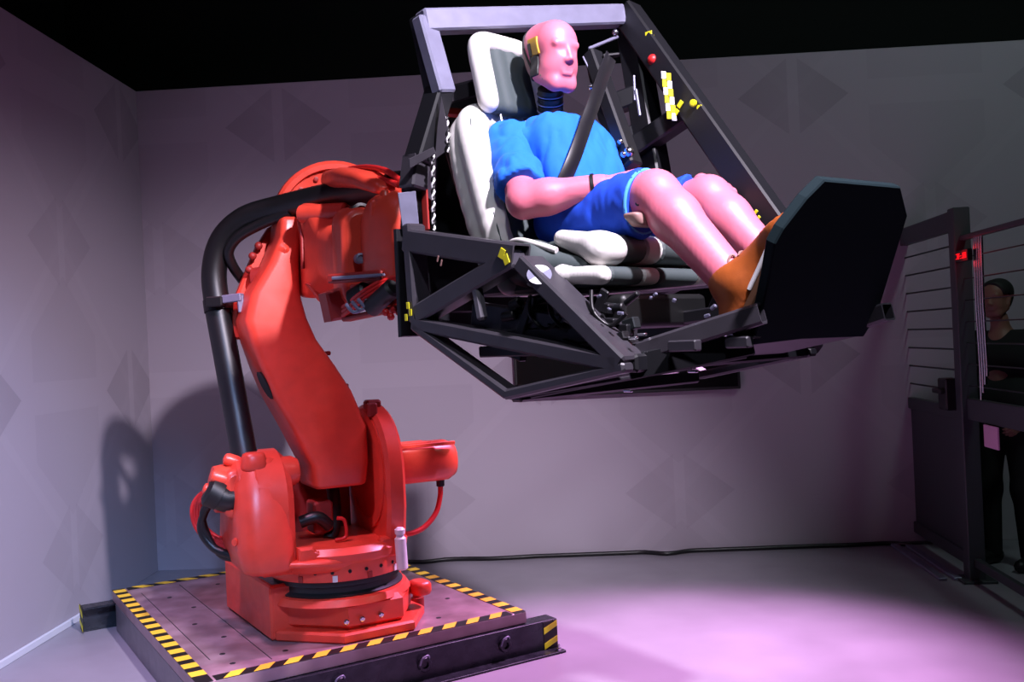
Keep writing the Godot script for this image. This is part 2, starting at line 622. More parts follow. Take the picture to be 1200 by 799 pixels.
func make_room() -> void:
	var fb := Basis(ALONG, Vector3.UP, OUT)
	var dl := (LEFT_END - CORNER).normalized()
	var lb := Basis(dl, Vector3.UP, dl.cross(Vector3.UP))
	slab("floor", Vector3(0.6, -0.1, -2.4), Vector3(9.6, 0.2, 12.0), Basis(), M.vinyl_floor)
	slab("wall_back", CORNER + ALONG * 3.95 - OUT * 0.06 + Vector3.UP * 1.8, Vector3(8.2, 3.6, 0.12), fb, M.painted_panel)
	slab("wall_left", CORNER.lerp(LEFT_END, 0.5) + lb.z * -0.06 * signf(lb.z.x) + Vector3.UP * 1.8, Vector3((LEFT_END - CORNER).length(), 3.6, 0.12), lb, M.painted_panel)
	slab("wall_right", Vector3(5.2, 2.5, -2.4), Vector3(0.12, 5.0, 12.0), Basis(), M.black_ceiling)
	slab("wall_front", Vector3(0.6, 2.5, 3.1), Vector3(9.6, 5.0, 0.12), Basis(), M.black_ceiling)
	slab("wall_upper_back", Vector3(0.6, 2.5, -8.1), Vector3(9.6, 5.0, 0.12), Basis(), M.black_ceiling)
	slab("wall_upper_left", Vector3(-3.6, 2.5, -2.4), Vector3(0.12, 5.0, 12.0), Basis(), M.black_ceiling)
	slab("ceiling", Vector3(0.6, 5.05, -2.4), Vector3(9.6, 0.12, 12.0), Basis(), M.black_ceiling)
	# the pale strip at the foot of the left wall
	var st := mb()
	bar(st, CORNER + dl * 1.2 + Vector3(0.012, 0.02, 0), LEFT_END + Vector3(0.012, 0.02, 0), 0.02, 0.04, Vector3.UP, 0.003)
	struct("baseboard_left", st, M.pale_trim)
	# cable lying on the floor at the foot of the back wall
	st = mb()
	var pts := []
	for k in 24:
		var px := 470.0 + k * 26.0
		var py := 659.0 - k * 0.93 + 2.2 * sin(k * 1.7) + 1.5 * sin(k * 0.63)
		var g := G(px, py)
		g.y = 0.018
		if (g - CORNER).dot(OUT) < 0.05:
			g += OUT * (0.05 - (g - CORNER).dot(OUT))
		pts.append(g)
	tube(st, spline(pts, 3), 0.016, 8)
	tag(obj("floor_cable", st, M.hose_rubber), "long black cable lying loosely on the floor along the foot of the back wall", "cable")
	# black screen on the back wall
	var q := CORNER + OUT * 0.05
	var a := on_plane(604, 466, q, OUT)
	var b := on_plane(868, 456, q, OUT)
	var w := absf((b - a).dot(ALONG))
	var h := 0.86
	var c := CORNER + ALONG * ((a - CORNER).dot(ALONG) + w / 2) + Vector3.UP * ((a.y + b.y) / 2 + h / 2)
	var tv := thing("wall_television", "wide black screen hung on the back wall, seen below the steel rig", "television", CORNER + ALONG * ((a - CORNER).dot(ALONG) + w / 2) + Vector3.UP * (a.y + b.y) / 2)
	st = mb()
	box(st, c + OUT * 0.035, Vector3(w, h, 0.05), fb, 0.006)
	obj("casing", st, M.black_plastic, tv)
	st = mb()
	box(st, c + OUT * 0.061, Vector3(w - 0.04, h - 0.04, 0.004), fb, 0.001)
	obj("screen", st, M.screen_black, tv)
	st = mb()
	box(st, c + OUT * 0.064 + Vector3.DOWN * (h / 2 - 0.012) - ALONG * 0.28, Vector3(0.12, 0.012, 0.004), fb, 0.001)
	obj("badge", st, M.bare_steel, tv)
	st = mb()
	box(st, c, Vector3(0.4, 0.3, 0.03), fb, 0.004)
	obj("wall_bracket", st, M.black_steel, tv)

# ---------------------------------------------------------------- the platform
var FL := Vector3(-1.387, 0, -4.121)
var ER := Vector3(0.8453, 0, -0.5343)
var EB := Vector3(-0.5225, 0, -0.8526)
const DW := 1.65
const DL := 2.05

func deck(x: float, z: float, y := 0.22) -> Vector3:
	return FL + ER * x + EB * z + Vector3.UP * y

func tape(t: Node3D, a: Vector3, b: Vector3, inward: Vector3, slant: float) -> void:
	var d := (b - a).normalized()
	var l := (b - a).length()
	var st := mb()
	plate(st, [a, b, b + inward * 0.068, a + inward * 0.068], Vector3.UP, 0.0015, 0.0003)
	obj("black_tape", st, M.hazard_black, t)
	var s := 0.03
	while s + 0.07 + absf(slant) < l:
		st = mb()
		var u: Vector3 = a + d * s + Vector3.UP * 0.0018
		plate(st, [u, u + d * 0.068, u + d * (0.068 + slant) + inward * 0.068, u + d * slant + inward * 0.068], Vector3.UP, 0.0012, 0.0003)
		obj("yellow_stripe", st, M.hazard_yellow, t)
		s += 0.132

func hazard_end(t: Node3D, c: Vector3, x: Vector3, w: float, h: float, n: Vector3) -> void:
	var st := mb()
	box(st, c, Vector3(w, h, 0.003), Basis(x, Vector3.UP, n), 0.0005)
	obj("hazard_sticker", st, M.hazard_black, t)
	for k in [-1, 1]:
		st = mb()
		var u: Vector3 = c + n * 0.0022 + Vector3.UP * k * h * 0.27
		plate(st, [u - x * w * 0.48 - Vector3.UP * h * 0.2, u + x * w * 0.48 + Vector3.UP * h * 0.02, u + x * w * 0.48 + Vector3.UP * h * 0.22, u - x * w * 0.48 + Vector3.UP * h * 0.02], n, 0.0015, 0.0003)
		obj("yellow_stripe", st, M.sticker_yellow, t)

func make_platform() -> void:
	var mid := deck(DW / 2, DL / 2, 0)
	var t := thing("robot_platform", "low steel deck plate edged in black and yellow hazard tape under the robot", "platform", mid)
	var f := Basis(ER, Vector3.UP, -EB)
	var st := mb()
	plate(st, [deck(0, 0, 0.16), deck(DW, 0, 0.16), deck(DW, DL, 0.16), deck(0, DL, 0.16)], Vector3.UP, 0.06, 0.004)
	obj("deck_plate", st, M.deck_plate, t)
	for s in [[deck(0.006, DL - 0.1, 0.08), deck(0.006, 0.1, 0.08)], [deck(DW - 0.006, DL - 0.1, 0.08), deck(DW - 0.006, 0.1, 0.08)]]:
		st = mb()
		bar(st, s[0], s[1], 0.012, 0.158, Vector3.UP, 0.002)
		obj("side_skirt", st, M.deck_side, t)
	# two long channels under the plate stick out at both sides
	for k in 2:
		var z: float = -0.02 if k == 0 else DL + 0.02
		var o: Vector3 = EB * (-1 if k == 0 else 1)
		var a := deck(-0.17, z, 0)
		var b := deck(DW + 0.17, z, 0)
		st = mb()
		for q in [[0.0, 0.08, 0.012, 0.158], [0.035, 0.006, 0.09, 0.012], [-0.05, 0.152, 0.09, 0.012]]:
			var off: Vector3 = o * q[0] + Vector3.UP * q[1]
			bar(st, a + off, b + off, q[2], q[3], Vector3.UP, 0.002)
		var ch := obj("channel_beam", st, M.channel_steel, t)
		for x in [0.2, 0.62, 1.05, 1.5]:
			st = mb()
			var c := deck(x, z, 0.085) + o * 0.006
			lathe(st, c, o, [Vector2(0.018, 0), Vector2(0.034, 0), Vector2(0.036, 0.006), Vector2(0.03, 0.012), Vector2(0.018, 0.012), Vector2(0.017, -0.004)], 20)
			obj("lifting_ring", st, M.channel_steel, ch)
			st = mb()
			tube(st, spline([c + ER * 0.022 + Vector3.UP * 0.03 + o * 0.01, c + ER * 0.01 + Vector3.UP * 0.045 + o * 0.02, c - ER * 0.02 + Vector3.UP * 0.035 + o * 0.022, c - ER * 0.03 + Vector3.UP * 0.005 + o * 0.016], 4), 0.005, 6)
			obj("shackle", st, M.bare_steel, ch)
		for e in [[a, -1], [b, 1]]:
			hazard_end(t, e[0] + o * 0.0085 + Vector3.UP * 0.082 - ER * e[1] * 0.045, ER * signf(o.dot(Vector3(0, 0, 1))), 0.085, 0.145, o)
			st = mb()
			lathe(st, e[0] + o * 0.06 + Vector3.UP * 0.012 - ER * e[1] * 0.03, Vector3.UP, [Vector2(0.014, 0), Vector2(0.014, 0.012), Vector2(0.007, 0.013), Vector2(0.007, 0.03)], 10)
			obj("anchor_bolt", st, M.chrome, t)
	# a black pad joins the deck to the wall side at the back left
	hazard_end(t, deck(-0.172, DL + 0.02, 0.082), EB, 0.1, 0.15, -ER)
	var y := Vector3.UP * 0.2203
	tape(t, deck(0.0, DL, 0.2203), deck(0.0, 0.0, 0.2203), ER, 0.0)
	tape(t, deck(DW, 0.0, 0.2203), deck(DW, DL, 0.2203), -ER, 0.0)
	tape(t, deck(0.08, 0.0, 0.2203), deck(DW - 0.08, 0.0, 0.2203), EB, 0.05)
	tape(t, deck(0.08, DL, 0.2203), deck(DW - 0.08, DL, 0.2203), -EB, 0.05)
	# countersunk bolts and holes in the plate
	for q in [[0.2, 0.35], [0.28, 0.62], [0.22, 0.95], [0.3, 1.3], [0.24, 1.62], [0.55, 1.75], [0.8, 1.8], [1.1, 1.75], [1.42, 1.6], [1.45, 1.2], [1.42, 0.85], [1.46, 0.5], [1.25, 0.2], [0.45, 0.2], [0.2, 0.18]]:
		st = mb()
		lathe(st, deck(q[0], q[1], 0.219), Vector3.UP, [Vector2(0.0135, 0), Vector2(0.0135, 0.0022), Vector2(0.009, 0.0026), Vector2(0.001, 0.0012)], 12)
		obj("deck_bolt", st, M.dark_ring, t)
	# seams of the bolted-on base plate
	for s in [[deck(0.13, 0.3), deck(0.13, 1.85)], [deck(0.36, 0.12), deck(0.36, 1.9)]]:
		st = mb()
		bar(st, s[0] + Vector3.UP * 0.0005, s[1] + Vector3.UP * 0.0005, 0.004, 0.002, Vector3.UP, 0.0005)
		obj("plate_seam", st, M.dark_ring, t)

# ---------------------------------------------------------------- the safety fence at the right
var POST_A := Vector3(2.88, 0, -7.17)
var POST_B := Vector3(2.776, 0, -6.03)

func make_fence() -> void:
	var d := (POST_B - POST_A).normalized()
	var n := Vector3(-d.z, 0, d.x)
	var f := Basis(d, Vector3.UP, d.cross(Vector3.UP))
	var t := thing("safety_gate", "grey framed gate with thin horizontal wires in the safety fence, next to the back wall", "gate", POST_A.lerp(POST_B, 0.5))
	var st := mb()
	bar(st, POST_A, POST_A + Vector3.UP * 2.28, 0.09, 0.09, d, 0.005)
	obj("post", st, M.fence_paint, t)
	st = mb()
	bar(st, POST_B, POST_B + Vector3.UP * 2.29, 0.1, 0.1, d, 0.005)
	obj("post", st, M.fence_paint, t)
	st = mb()
	bar(st, POST_A + Vector3.UP * 2.22, POST_B + Vector3.UP * 2.22, 0.06, 0.12, Vector3.UP, 0.005)
	obj("top_rail", st, M.fence_paint, t)
	for y in [1.02, 0.12]:
		st = mb()
		bar(st, POST_A + Vector3.UP * y, POST_B + Vector3.UP * y, 0.05, 0.08, Vector3.UP, 0.005)
		obj("rail", st, M.fence_paint, t)
	for k in 8:
		st = mb()
		var y := 1.16 + k * 0.13
		rod(st, POST_A + d * 0.04 + Vector3.UP * y, POST_B - d * 0.04 + Vector3.UP * y, 0.006, 8)
		obj("wire", st, M.fence_wire, t)
	st = mb()
	bar(st, POST_A.lerp(POST_B, 0.5) + Vector3.UP * 0.16, POST_A.lerp(POST_B, 0.5) + Vector3.UP * 0.99, 1.06, 0.012, f.z, 0.002)
	obj("lower_panel", st, M.fence_paint, t)
	var lock := POST_B + Vector3.UP * 1.14 - d * 0.16
	st = mb()
	box(st, lock + n * 0.05, Vector3(0.15, 0.2, 0.09), f, 0.008)
	var lk := obj("lock_box", st, M.black_plastic, t)
	st = mb()
	bar(st, lock + n * 0.11 + d * 0.05 + Vector3.UP * 0.02, lock + n * 0.11 - d * 0.1 + Vector3.UP * 0.02, 0.025, 0.03, Vector3.UP, 0.004)
	bar(st, lock + n * 0.08 + d * 0.05 + Vector3.UP * 0.02, lock + n * 0.12 + d * 0.05 + Vector3.UP * 0.02, 0.02, 0.02, Vector3.UP, 0.003)
	obj("handle", st, M.black_plastic, lk)
	for p in [POST_A, POST_B]:
		st = mb()
		box(st, p + Vector3.UP * 0.008, Vector3(0.2, 0.016, 0.2), f, 0.002)
		obj("base_plate", st, M.fence_paint, t)
	# second bay, running on towards the camera and out of the frame
	var e := POST_B + d * 1.5
	t = thing("fence_panel", "lower wire fence bay at the right edge, from the gate post out of the picture", "fence", POST_B.lerp(e, 0.5))
	st = mb()
	bar(st, e, e + Vector3.UP * 2.14, 0.08, 0.08, d, 0.005)
	obj("post", st, M.fence_paint, t)
	for y in [2.1, 1.06, 0.12]:
		st = mb()
		var th := 0.03 if y > 2.0 else 0.05
		bar(st, POST_B + d * 0.05 + Vector3.UP * y, e + Vector3.UP * y, 0.04, th if y != 1.06 else 0.13, Vector3.UP, 0.004)
		obj("rail", st, M.fence_paint, t)
	for k in 7:
		st = mb()
		var y := 1.2 + k * 0.13
		rod(st, POST_B + d * 0.05 + Vector3.UP * y, e - d * 0.04 + Vector3.UP * y, 0.004, 8)
		obj("wire", st, M.fence_wire, t)
	# red running-text sign at the top of that bay
	var sg := POST_B + d * 0.17 + Vector3.UP * 1.985 + n * 0.04
	var s := thing("led_sign", "tiny glowing red lettered display beside the gate post", "sign", sg)
	st = mb()
	box(st, sg, Vector3(0.2, 0.07, 0.03), f, 0.004)
	obj("casing", st, M.black_plastic, s)
	var rng := RandomNumberGenerator.new()
	rng.seed = 5
	st = mb()
	for k in 7:
		var c := sg + n * 0.017 + d * (k * 0.025 - 0.078)
		for j in 3:
			if rng.randf() < 0.75:
				box(st, c + Vector3.UP * (j * 0.014 - 0.014), Vector3(0.016, 0.004, 0.003), f, 0.0005)
		for j in 2:
			if rng.randf() < 0.75:
				box(st, c + d * (j * 0.014 - 0.007), Vector3(0.004, 0.034, 0.003), f, 0.0005)
	obj("lettering", st, M.red_led, s)
	var l := OmniLight3D.new()
	l.name = "led_sign_glow"
	l.light_color = Color(1, 0.08, 0.12)
	l.light_energy = 0.012
	l.omni_range = 8
	l.omni_attenuation = 2
	l.light_size = 0.08
	l.shadow_enabled = true
	l.position = sg + n * 0.06
	add_child(l)
	# bright hanging strips beside the post
	for k in 4:
		st = mb()
		var a := POST_B + d * (0.24 + k * 0.035)
		tube(st, [a + Vector3.UP * 2.088, a + Vector3.UP * 1.7 + n * 0.006, a + Vector3.UP * 1.3, a + Vector3.UP * (1.12 + 0.05 * k)], 0.009, 6)
		tag(obj("hanging_strip", st, M.chrome), "shiny narrow strip hanging from the fence rail, %s from the gate post" % ["nearest", "second", "third", "farthest"][k], "strip", "shiny strips beside the gate post")
	# pink card on the middle rail
	var c := on_plane(1162, 512, POST_B + n * 0.03, n)
	st = mb()
	box(st, c, Vector3(0.2, 0.13, 0.012), f, 0.003)
	tag(obj("card_sign", st, M.pink_card), "small blank pink card on the fence rail before the visitor", "sign")
	# metal sill on the floor under the gate
	t = thing("floor_sill", "pale metal strip on the floor along the foot of the safety gate", "sill", POST_A.lerp(POST_B, 0.5) + n * 0.1)
	for k in 2:
		st = mb()
		var o := n * (0.1 + k * 0.09)
		bar(st, POST_A + o + Vector3.UP * 0.01 + d * 0.1, POST_B + o + Vector3.UP * 0.01, 0.05, 0.02, Vector3.UP, 0.004)
		obj("strip", st, M.bare_steel, t)

# ---------------------------------------------------------------- the robot
var RO := Vector3(-0.93, 0.22, -4.95)
var RX := Vector3(0.891, 0, -0.454)
var RZ := Vector3(0.454, 0, 0.891)

func R(x: float, y: float, z: float) -> Vector3:
	return RO + RX * x + Vector3.UP * y + RZ * z

func Q(px: float, py: float, z: float) -> Vector3:    # the point seen at a pixel, in the robot's own plane z
	return on_plane(px, py, R(0, 0, z), RZ)

func arc(c: Vector2, r: float, a0: float, a1: float, n: int) -> Array:
	var out := []
	for k in n + 1:
		var a := deg_to_rad(lerpf(a0, a1, float(k) / n))
		out.append(c + Vector2(cos(a), sin(a)) * r)
	return out

func make_robot() -> void:
	var t := thing("industrial_robot", "large orange industrial robot arm with a thick black hose, bolted to the steel deck plate", "robot", RO)
	var side := Basis(RZ, Vector3.UP, -RX)       # outlines seen from the side: x forward, y up
	var st := mb()
	# --- base casting
	var foot := []
	for q in [[0.46, 0.36], [0.46, 1.05], [0.66, 1.08], [1.05, 1.0], [1.2, 0.85], [1.22, 0.3], [1.06, 0.08], [0.7, 0.09]]:
		foot.append(deck(q[0], q[1], 0.2205))
	plate(st, foot, Vector3.UP, 0.05, 0.01)
	var upper := []
	for q in [[0.5, 0.4], [0.5, 1.0], [0.66, 1.03], [1.0, 0.95], [1.14, 0.8], [1.16, 0.33], [1.02, 0.12], [0.74, 0.13]]:
		upper.append(deck(q[0], q[1], 0.265))
	plate(st, upper, Vector3.UP, 0.14, 0.025)
	lathe(st, R(0, 0.17, 0), Vector3.UP, [Vector2(0.36, 0), Vector2(0.34, 0.03), Vector2(0.3, 0.04), Vector2(0.28, 0.04)], 40)
	var base := obj("base", st, M.orange_paint, t)
	st = mb()
	# connector housing at the side of the base, its top sunk in
	var c := deck(0.53, 0.76, 0.355)
	var fb := Basis(ER, Vector3.UP, -EB)
	for s in [[Vector3(-0.075, 0, 0), Vector3(0.03, 0.26, 0.78)], [Vector3(0.075, 0, 0), Vector3(0.03, 0.26, 0.78)], [Vector3(0, 0, 0.375), Vector3(0.16, 0.26, 0.03)], [Vector3(0, 0, -0.375), Vector3(0.16, 0.26, 0.03)], [Vector3(0, -0.02, 0), Vector3(0.15, 0.22, 0.74)]]:
		box(st, c + fb * s[0], s[1], fb, 0.012)
	obj("connector_housing", st, M.orange_paint, base)
	st = mb()
	box(st, c + Vector3.UP * 0.094, Vector3(0.11, 0.012, 0.66), fb, 0.003)
	obj("cover_plate", st, M.bare_steel, base)
	for q in [[1.26, 0.4], [1.24, 0.75]]:
		st = mb()
		var b := deck(q[0], q[1] + 0.06, 0.2205)
		lathe(st, b, Vector3.UP, [Vector2(0.035, 0), Vector2(0.035, 0.05), Vector2(0.024, 0.052), Vector2(0.024, 0.085), Vector2(0.012, 0.088), Vector2(0.012, 0.11)], 12)
		obj("anchor_bolt", st, M.orange_dark, base)
	for q in [[0.72, 0.105], [0.8, 0.105], [0.9, 0.11]]:
		st = mb()
		lathe(st, deck(q[0], q[1] + 0.012, 0.32), -EB, [Vector2(0.013, 0), Vector2(0.013, 0.012), Vector2(0.008, 0.014)], 10)
		obj("plug", st, M.chrome, base)
	# lifting lug at the right of the base
	st = mb()
	pod(st, [[deck(1.2, 0.3, 0.33), ER, EB, 0.1, 0.13, 0.04], [deck(1.2, 0.3, 0.4), ER, EB, 0.1, 0.13, 0.04]], 0.02)
	obj("lifting_lug", st, M.orange_paint, base)
	st = mb()
	pod(st, [[deck(1.18, 0.62, 0.29), ER, EB, 0.13, 0.2, 0.04], [deck(1.17, 0.62, 0.42), ER, EB, 0.1, 0.16, 0.04]], 0.02)
	obj("lifting_lug", st, M.orange_paint, base)
	# --- slewing ring
	st = mb()
	lathe(st, R(0, 0.2, 0), Vector3.UP, [Vector2(0.26, 0), Vector2(0.318, 0), Vector2(0.322, 0.012), Vector2(0.31, 0.02), Vector2(0.3, 0.024), Vector2(0.3, 0.05), Vector2(0.316, 0.056), Vector2(0.316, 0.078), Vector2(0.27, 0.08)], 48)
	obj("slewing_ring", st, M.dark_ring, t)
	# --- turret: skirt, body, two cheeks
	st = mb()
	lathe(st, R(0, 0.28, 0), Vector3.UP, [Vector2(0.3, 0), Vector2(0.335, 0.004), Vector2(0.338, 0.012), Vector2(0.338, 0.085), Vector2(0.35, 0.1), Vector2(0.355, 0.13), Vector2(0.33, 0.16), Vector2(0.2, 0.165)], 48)
	var low := []
	for s in [[0.33, 0.7, 0.66, 0.32], [0.37, 0.74, 0.68, 0.3], [0.4, 0.76, 0.68, 0.28]]:
		low.append([R(-0.06, s[0], 0), RX, RZ, s[1], s[2], s[3]])
	pod(st, low, 0.02, 9)
	var turret := obj("turret", st, M.orange_paint, t)
	for k in 26:
		var a := TAU * k / 26
		var d := RX * cos(a) + RZ * sin(a)
		st = mb()
		lathe(st, R(0, 0.33, 0) + d * 0.337, d, [Vector2(0.009, 0), Vector2(0.009, 0.004), Vector2(0.005, 0.0045), Vector2(0.004, 0.002)], 8)
		obj("bolt", st, M.black_plastic, turret)
	for k in 4:
		var d := (RX * cos(0.9 + k * 0.5) + RZ * sin(0.9 + k * 0.5))
		st = mb()
		box(st, R(0, 0.3, 0) + d * 0.339, Vector3(0.024, 0.03, 0.006), axes(d), 0.001)
		obj("mark_plate", st, M.white_paint if k % 2 == 0 else M.orange_dark, turret)
	# the hollow between the cheeks, walled at the front
	st = mb()
	box(st, R(0.0, 0.402, 0.0), Vector3(0.34, 0.012, 0.5), Basis(RX, Vector3.UP, RZ), 0.003)
	obj("hollow_floor", st, M.dark_ring, turret)
	st = mb()
	var wall := []
	for k in 9:
		var a := PI * k / 8
		wall.append(R(-0.03 - 0.17 * cos(a), 0.46 - 0.05 * sin(a), 0.24))
	wall.append_array([R(0.22, 0.46, 0.24), R(0.22, 0.36, 0.24), R(-0.27, 0.36, 0.24), R(-0.27, 0.46, 0.24)])
	plate(st, wall, RZ, 0.06, 0.012)
	obj("front_wall", st, M.orange_paint, turret)
	# left cheek: a broad upright casting
	st = mb()
	var prof := [Vector2(0.25, 0.34), Vector2(0.25, 0.62)]
	prof.append_array(arc(Vector2(0.0, 0.66), 0.25, 8, 172, 12))
	prof.append_array([Vector2(-0.27, 0.55), Vector2(-0.3, 0.36)])
	extrude(st, prof, R(-0.26, 0, 0), side, 0.2, 0.035, 3)
	obj("side_casting", st, M.orange_paint, turret)
	st = mb()
	pod(st, [[R(-0.38, 0.35, 0.0), RX, RZ, 0.26, 0.6, 0.1], [R(-0.4, 0.46, 0.0), RX, RZ, 0.27, 0.6, 0.1], [R(-0.4, 0.62, 0.0), RX, RZ, 0.26, 0.54, 0.1], [R(-0.4, 0.76, 0.0), RX, RZ, 0.24, 0.46, 0.1], [R(-0.39, 0.88, -0.01), RX, RZ, 0.2, 0.34, 0.09]], 0.03, 8)
	obj("side_casting", st, M.orange_paint, turret)
	# right cheek: gear disc with raised rim
	st = mb()
	prof = [Vector2(0.28, 0.36), Vector2(0.33, 0.6)]
	prof.append_array(arc(Vector2(0, 0.76), 0.33, 0, 180, 20))
	prof.append_array([Vector2(-0.33, 0.6), Vector2(-0.28, 0.36)])
	extrude(st, prof, R(0.265, 0, 0), side, 0.1, 0.018, 3)
	obj("side_casting", st, M.orange_paint, turret)
	st = mb()
	lathe(st, R(0.18, 0.76, 0), -RX, [Vector2(0.3, 0), Vector2(0.3, 0.022), Vector2(0.25, 0.024), Vector2(0.24, 0.008), Vector2(0.1, 0.006)], 40)
	obj("gear_rim", st, M.orange_paint, turret)
	st = mb()
	box(st, R(0.2, 1.09, 0.06), Vector3(0.08, 0.05, 0.06), Basis(RX, Vector3.UP, RZ), 0.01)
	box(st, R(0.17, 1.07, 0.14), Vector3(0.05, 0.07, 0.04), Basis(RX, Vector3.UP, RZ), 0.008)
	obj("stop_block", st, M.orange_dark, turret)
	# axis motor at the right, with its ribbed lid and cable
	st = mb()
	var mz := 0.02
	lathe(st, R(0.26, 0.77, mz), RX, [Vector2(0.16, 0), Vector2(0.16, 0.03), Vector2(0.13, 0.05), Vector2(0.1, 0.05)], 28)
	pod(st, [[R(0.27, 0.77, mz), RZ, Vector3.UP, 0.19, 0.2, 0.04], [R(0.5, 0.77, mz), RZ, Vector3.UP, 0.19, 0.2, 0.04], [R(0.515, 0.77, mz), RZ, Vector3.UP, 0.2, 0.21, 0.07], [R(0.6, 0.77, mz), RZ, Vector3.UP, 0.2, 0.21, 0.08], [R(0.645, 0.77, mz), RZ, Vector3.UP, 0.17, 0.18, 0.08]], 0.012)
	var motor := obj("motor", st, M.orange_paint, t)
	for k in 3:
		st = mb()
		bar(st, R(0.3, 0.874 - 0.002 * k, mz + 0.06 - 0.06 * k), R(0.5, 0.874 - 0.002 * k, mz + 0.06 - 0.06 * k), 0.025, 0.012, Vector3.UP, 0.003)
		obj("rib", st, M.orange_paint, motor)
	st = mb()
	bar(st, R(0.3, 0.865, mz + 0.1), R(0.62, 0.865, mz + 0.1), 0.014, 0.02, Vector3.UP, 0.003)
	obj("lid_edge", st, M.orange_paint, motor)
	st = mb()
	rod(st, R(0.57, 0.68, mz), R(0.57, 0.63, mz), 0.022)
	obj("plug", st, M.black_plastic, motor)
	st = mb()
	tube(st, spline([R(0.57, 0.65, mz), R(0.565, 0.58, mz), R(0.53, 0.5, mz + 0.02), R(0.46, 0.44, mz + 0.04), R(0.38, 0.415, mz + 0.05), R(0.28, 0.42, mz + 0.05)]), 0.014, 10)
	obj("cable", st, M.red_cable, motor)
	# axis motor and gear covers at the left
	st = mb()
	lathe(st, R(-0.46, 0.74, 0.02), -RX, [Vector2(0.15, 0), Vector2(0.15, 0.04), Vector2(0.12, 0.06), Vector2(0.11, 0.13), Vector2(0.06, 0.15)], 24)
	pod(st, [[R(-0.46, 0.72, -0.2), RX, Vector3.UP, 0.2, 0.22, 0.06], [R(-0.47, 0.72, 0.14), RX, Vector3.UP, 0.2, 0.24, 0.06]], 0.03)
	pod(st, [[R(-0.42, 0.82, 0.12), RX, RZ, 0.13, 0.12, 0.05], [R(-0.42, 0.91, 0.12), RX, RZ, 0.11, 0.1, 0.045]], 0.02)
	lathe(st, R(-0.36, 0.8, 0.1), RX, [Vector2(0.05, 0), Vector2(0.075, 0.02), Vector2(0.075, 0.12), Vector2(0.06, 0.15), Vector2(0.03, 0.16)], 20)
	obj("gear_cover", st, M.orange_paint, t)
	for q in [[-0.57, 0.8, 0.1, 0.035], [-0.6, 0.74, 0.06, 0.03], [-0.5, 0.87, 0.06, 0.03]]:
		st = mb()
		lathe(st, R(q[0], q[1], q[2]), -RX + Vector3.UP * 0.4, [Vector2(q[3], -0.05), Vector2(q[3], 0.03), Vector2(q[3] * 0.8, 0.045), Vector2(q[3] * 0.4, 0.05)], 16)
		obj("cap", st, M.orange_paint, t)
	st = mb()
	box(st, R(-0.385, 0.5, 0.06), Vector3(0.06, 0.26, 0.4), Basis(RX, Vector3.UP, RZ), 0.02)
	obj("cable_cover", st, M.orange_paint, t)
	for q in [[272, 634], [281, 643], [292, 648]]:
		st = mb()
		var b := Q(q[0], q[1], 0.16)
		lathe(st, b + RX * 0.06, -RX * 0.8 + RZ * 0.6, [Vector2(0.022, 0), Vector2(0.022, 0.06), Vector2(0.016, 0.062), Vector2(0.016, 0.075)], 12)
		obj("connector", st, M.orange_paint, t)
	# --- inside the turret: hoses and pipes
	st = mb()
	tube(st, spline([Q(388, 560, -0.12), Q(392, 590, -0.06), Q(392, 614, 0.02), Q(386, 632, 0.06)]), 0.034)
	tube(st, spline([Q(352, 612, 0.1), Q(372, 606, 0.12), Q(386, 616, 0.1)]), 0.03)
	obj("inner_hose", st, M.hose_rubber, t)
	st = mb()
	tube(st, spline([Q(395, 607, 0.2), Q(403, 609, 0.2), Q(406, 622, 0.2), Q(404, 630, 0.2), Q(393, 633, 0.2)]), 0.009)
	obj("inner_pipe", st, M.red_cable, t)
	st = mb()
	box(st, R(-0.02, 0.6, -0.24), Vector3(0.34, 0.34, 0.04), Basis(RX, Vector3.UP, RZ), 0.01)
	box(st, R(-0.08, 0.55, 0.0), Vector3(0.1, 0.16, 0.14), Basis(RX, Vector3.UP, RZ), 0.01)
	obj("rear_web", st, M.orange_dark, t)
	st = mb()
	rod(st, R(0.22, 0.3, 0.34), R(0.215, 0.46, 0.34), 0.028, 16, 0.008)
	lathe(st, R(0.215, 0.46, 0.34), Vector3.UP, [Vector2(0.02, 0), Vector2(0.018, 0.012), Vector2(0.024, 0.014), Vector2(0.026, 0.035), Vector2(0.015, 0.045)], 14)
	obj("lubricator", st, M.white_paint, t)
	# --- lower arm
	st = mb()
	var sec := []
	for s in [[567, 348, 430, 0.33], [540, 345, 432, 0.34], [500, 324, 430, 0.34], [460, 301, 413, 0.33], [430, 288, 394, 0.32], [400, 277, 373, 0.3], [375, 271, 362, 0.29], [345, 279, 354, 0.28], [310, 300, 353, 0.27], [280, 315, 352, 0.26], [257, 321, 349, 0.24]]:
		var a := Q(s[1], s[0], 0)
		var b := Q(s[2], s[0], 0)
		var w := maxf(0.1, ((b - a).length() - 0.28 * s[3]))
		sec.append([(a + b) / 2, RX, RZ, w, s[3], minf(0.045, w * 0.3)])
	pod(st, sec, 0.02, 5)
	var arm := obj("lower_arm", st, M.orange_paint, t)
	# its back lug, seen at the left of the top
	st = mb()
	var pts := []
	for q in [[268, 398], [272, 352], [284, 322], [298, 290], [312, 268], [330, 258], [345, 262], [345, 398]]:
		pts.append(Q(q[0], q[1], -0.2))
	plate(st, pts, RZ, 0.07, 0.012)
	obj("back_lug", st, M.orange_paint, arm)
	st = mb()
	rod(st, Q(300, 330, -0.12), Q(330, 322, -0.02), 0.07, 20, 0.01)
	for q in [[296, 300], [292, 316], [303, 288]]:
		ball(st, Q(q[0], q[1], -0.1), 0.02)
	obj("pivot", st, M.orange_dark, arm)
	st = mb()
	var hole := []
	for k in 14:
		var a := TAU * k / 14
		hole.append(Vector2(cos(a) * 0.026 + sin(a) * 0.0, sin(a) * 0.075))
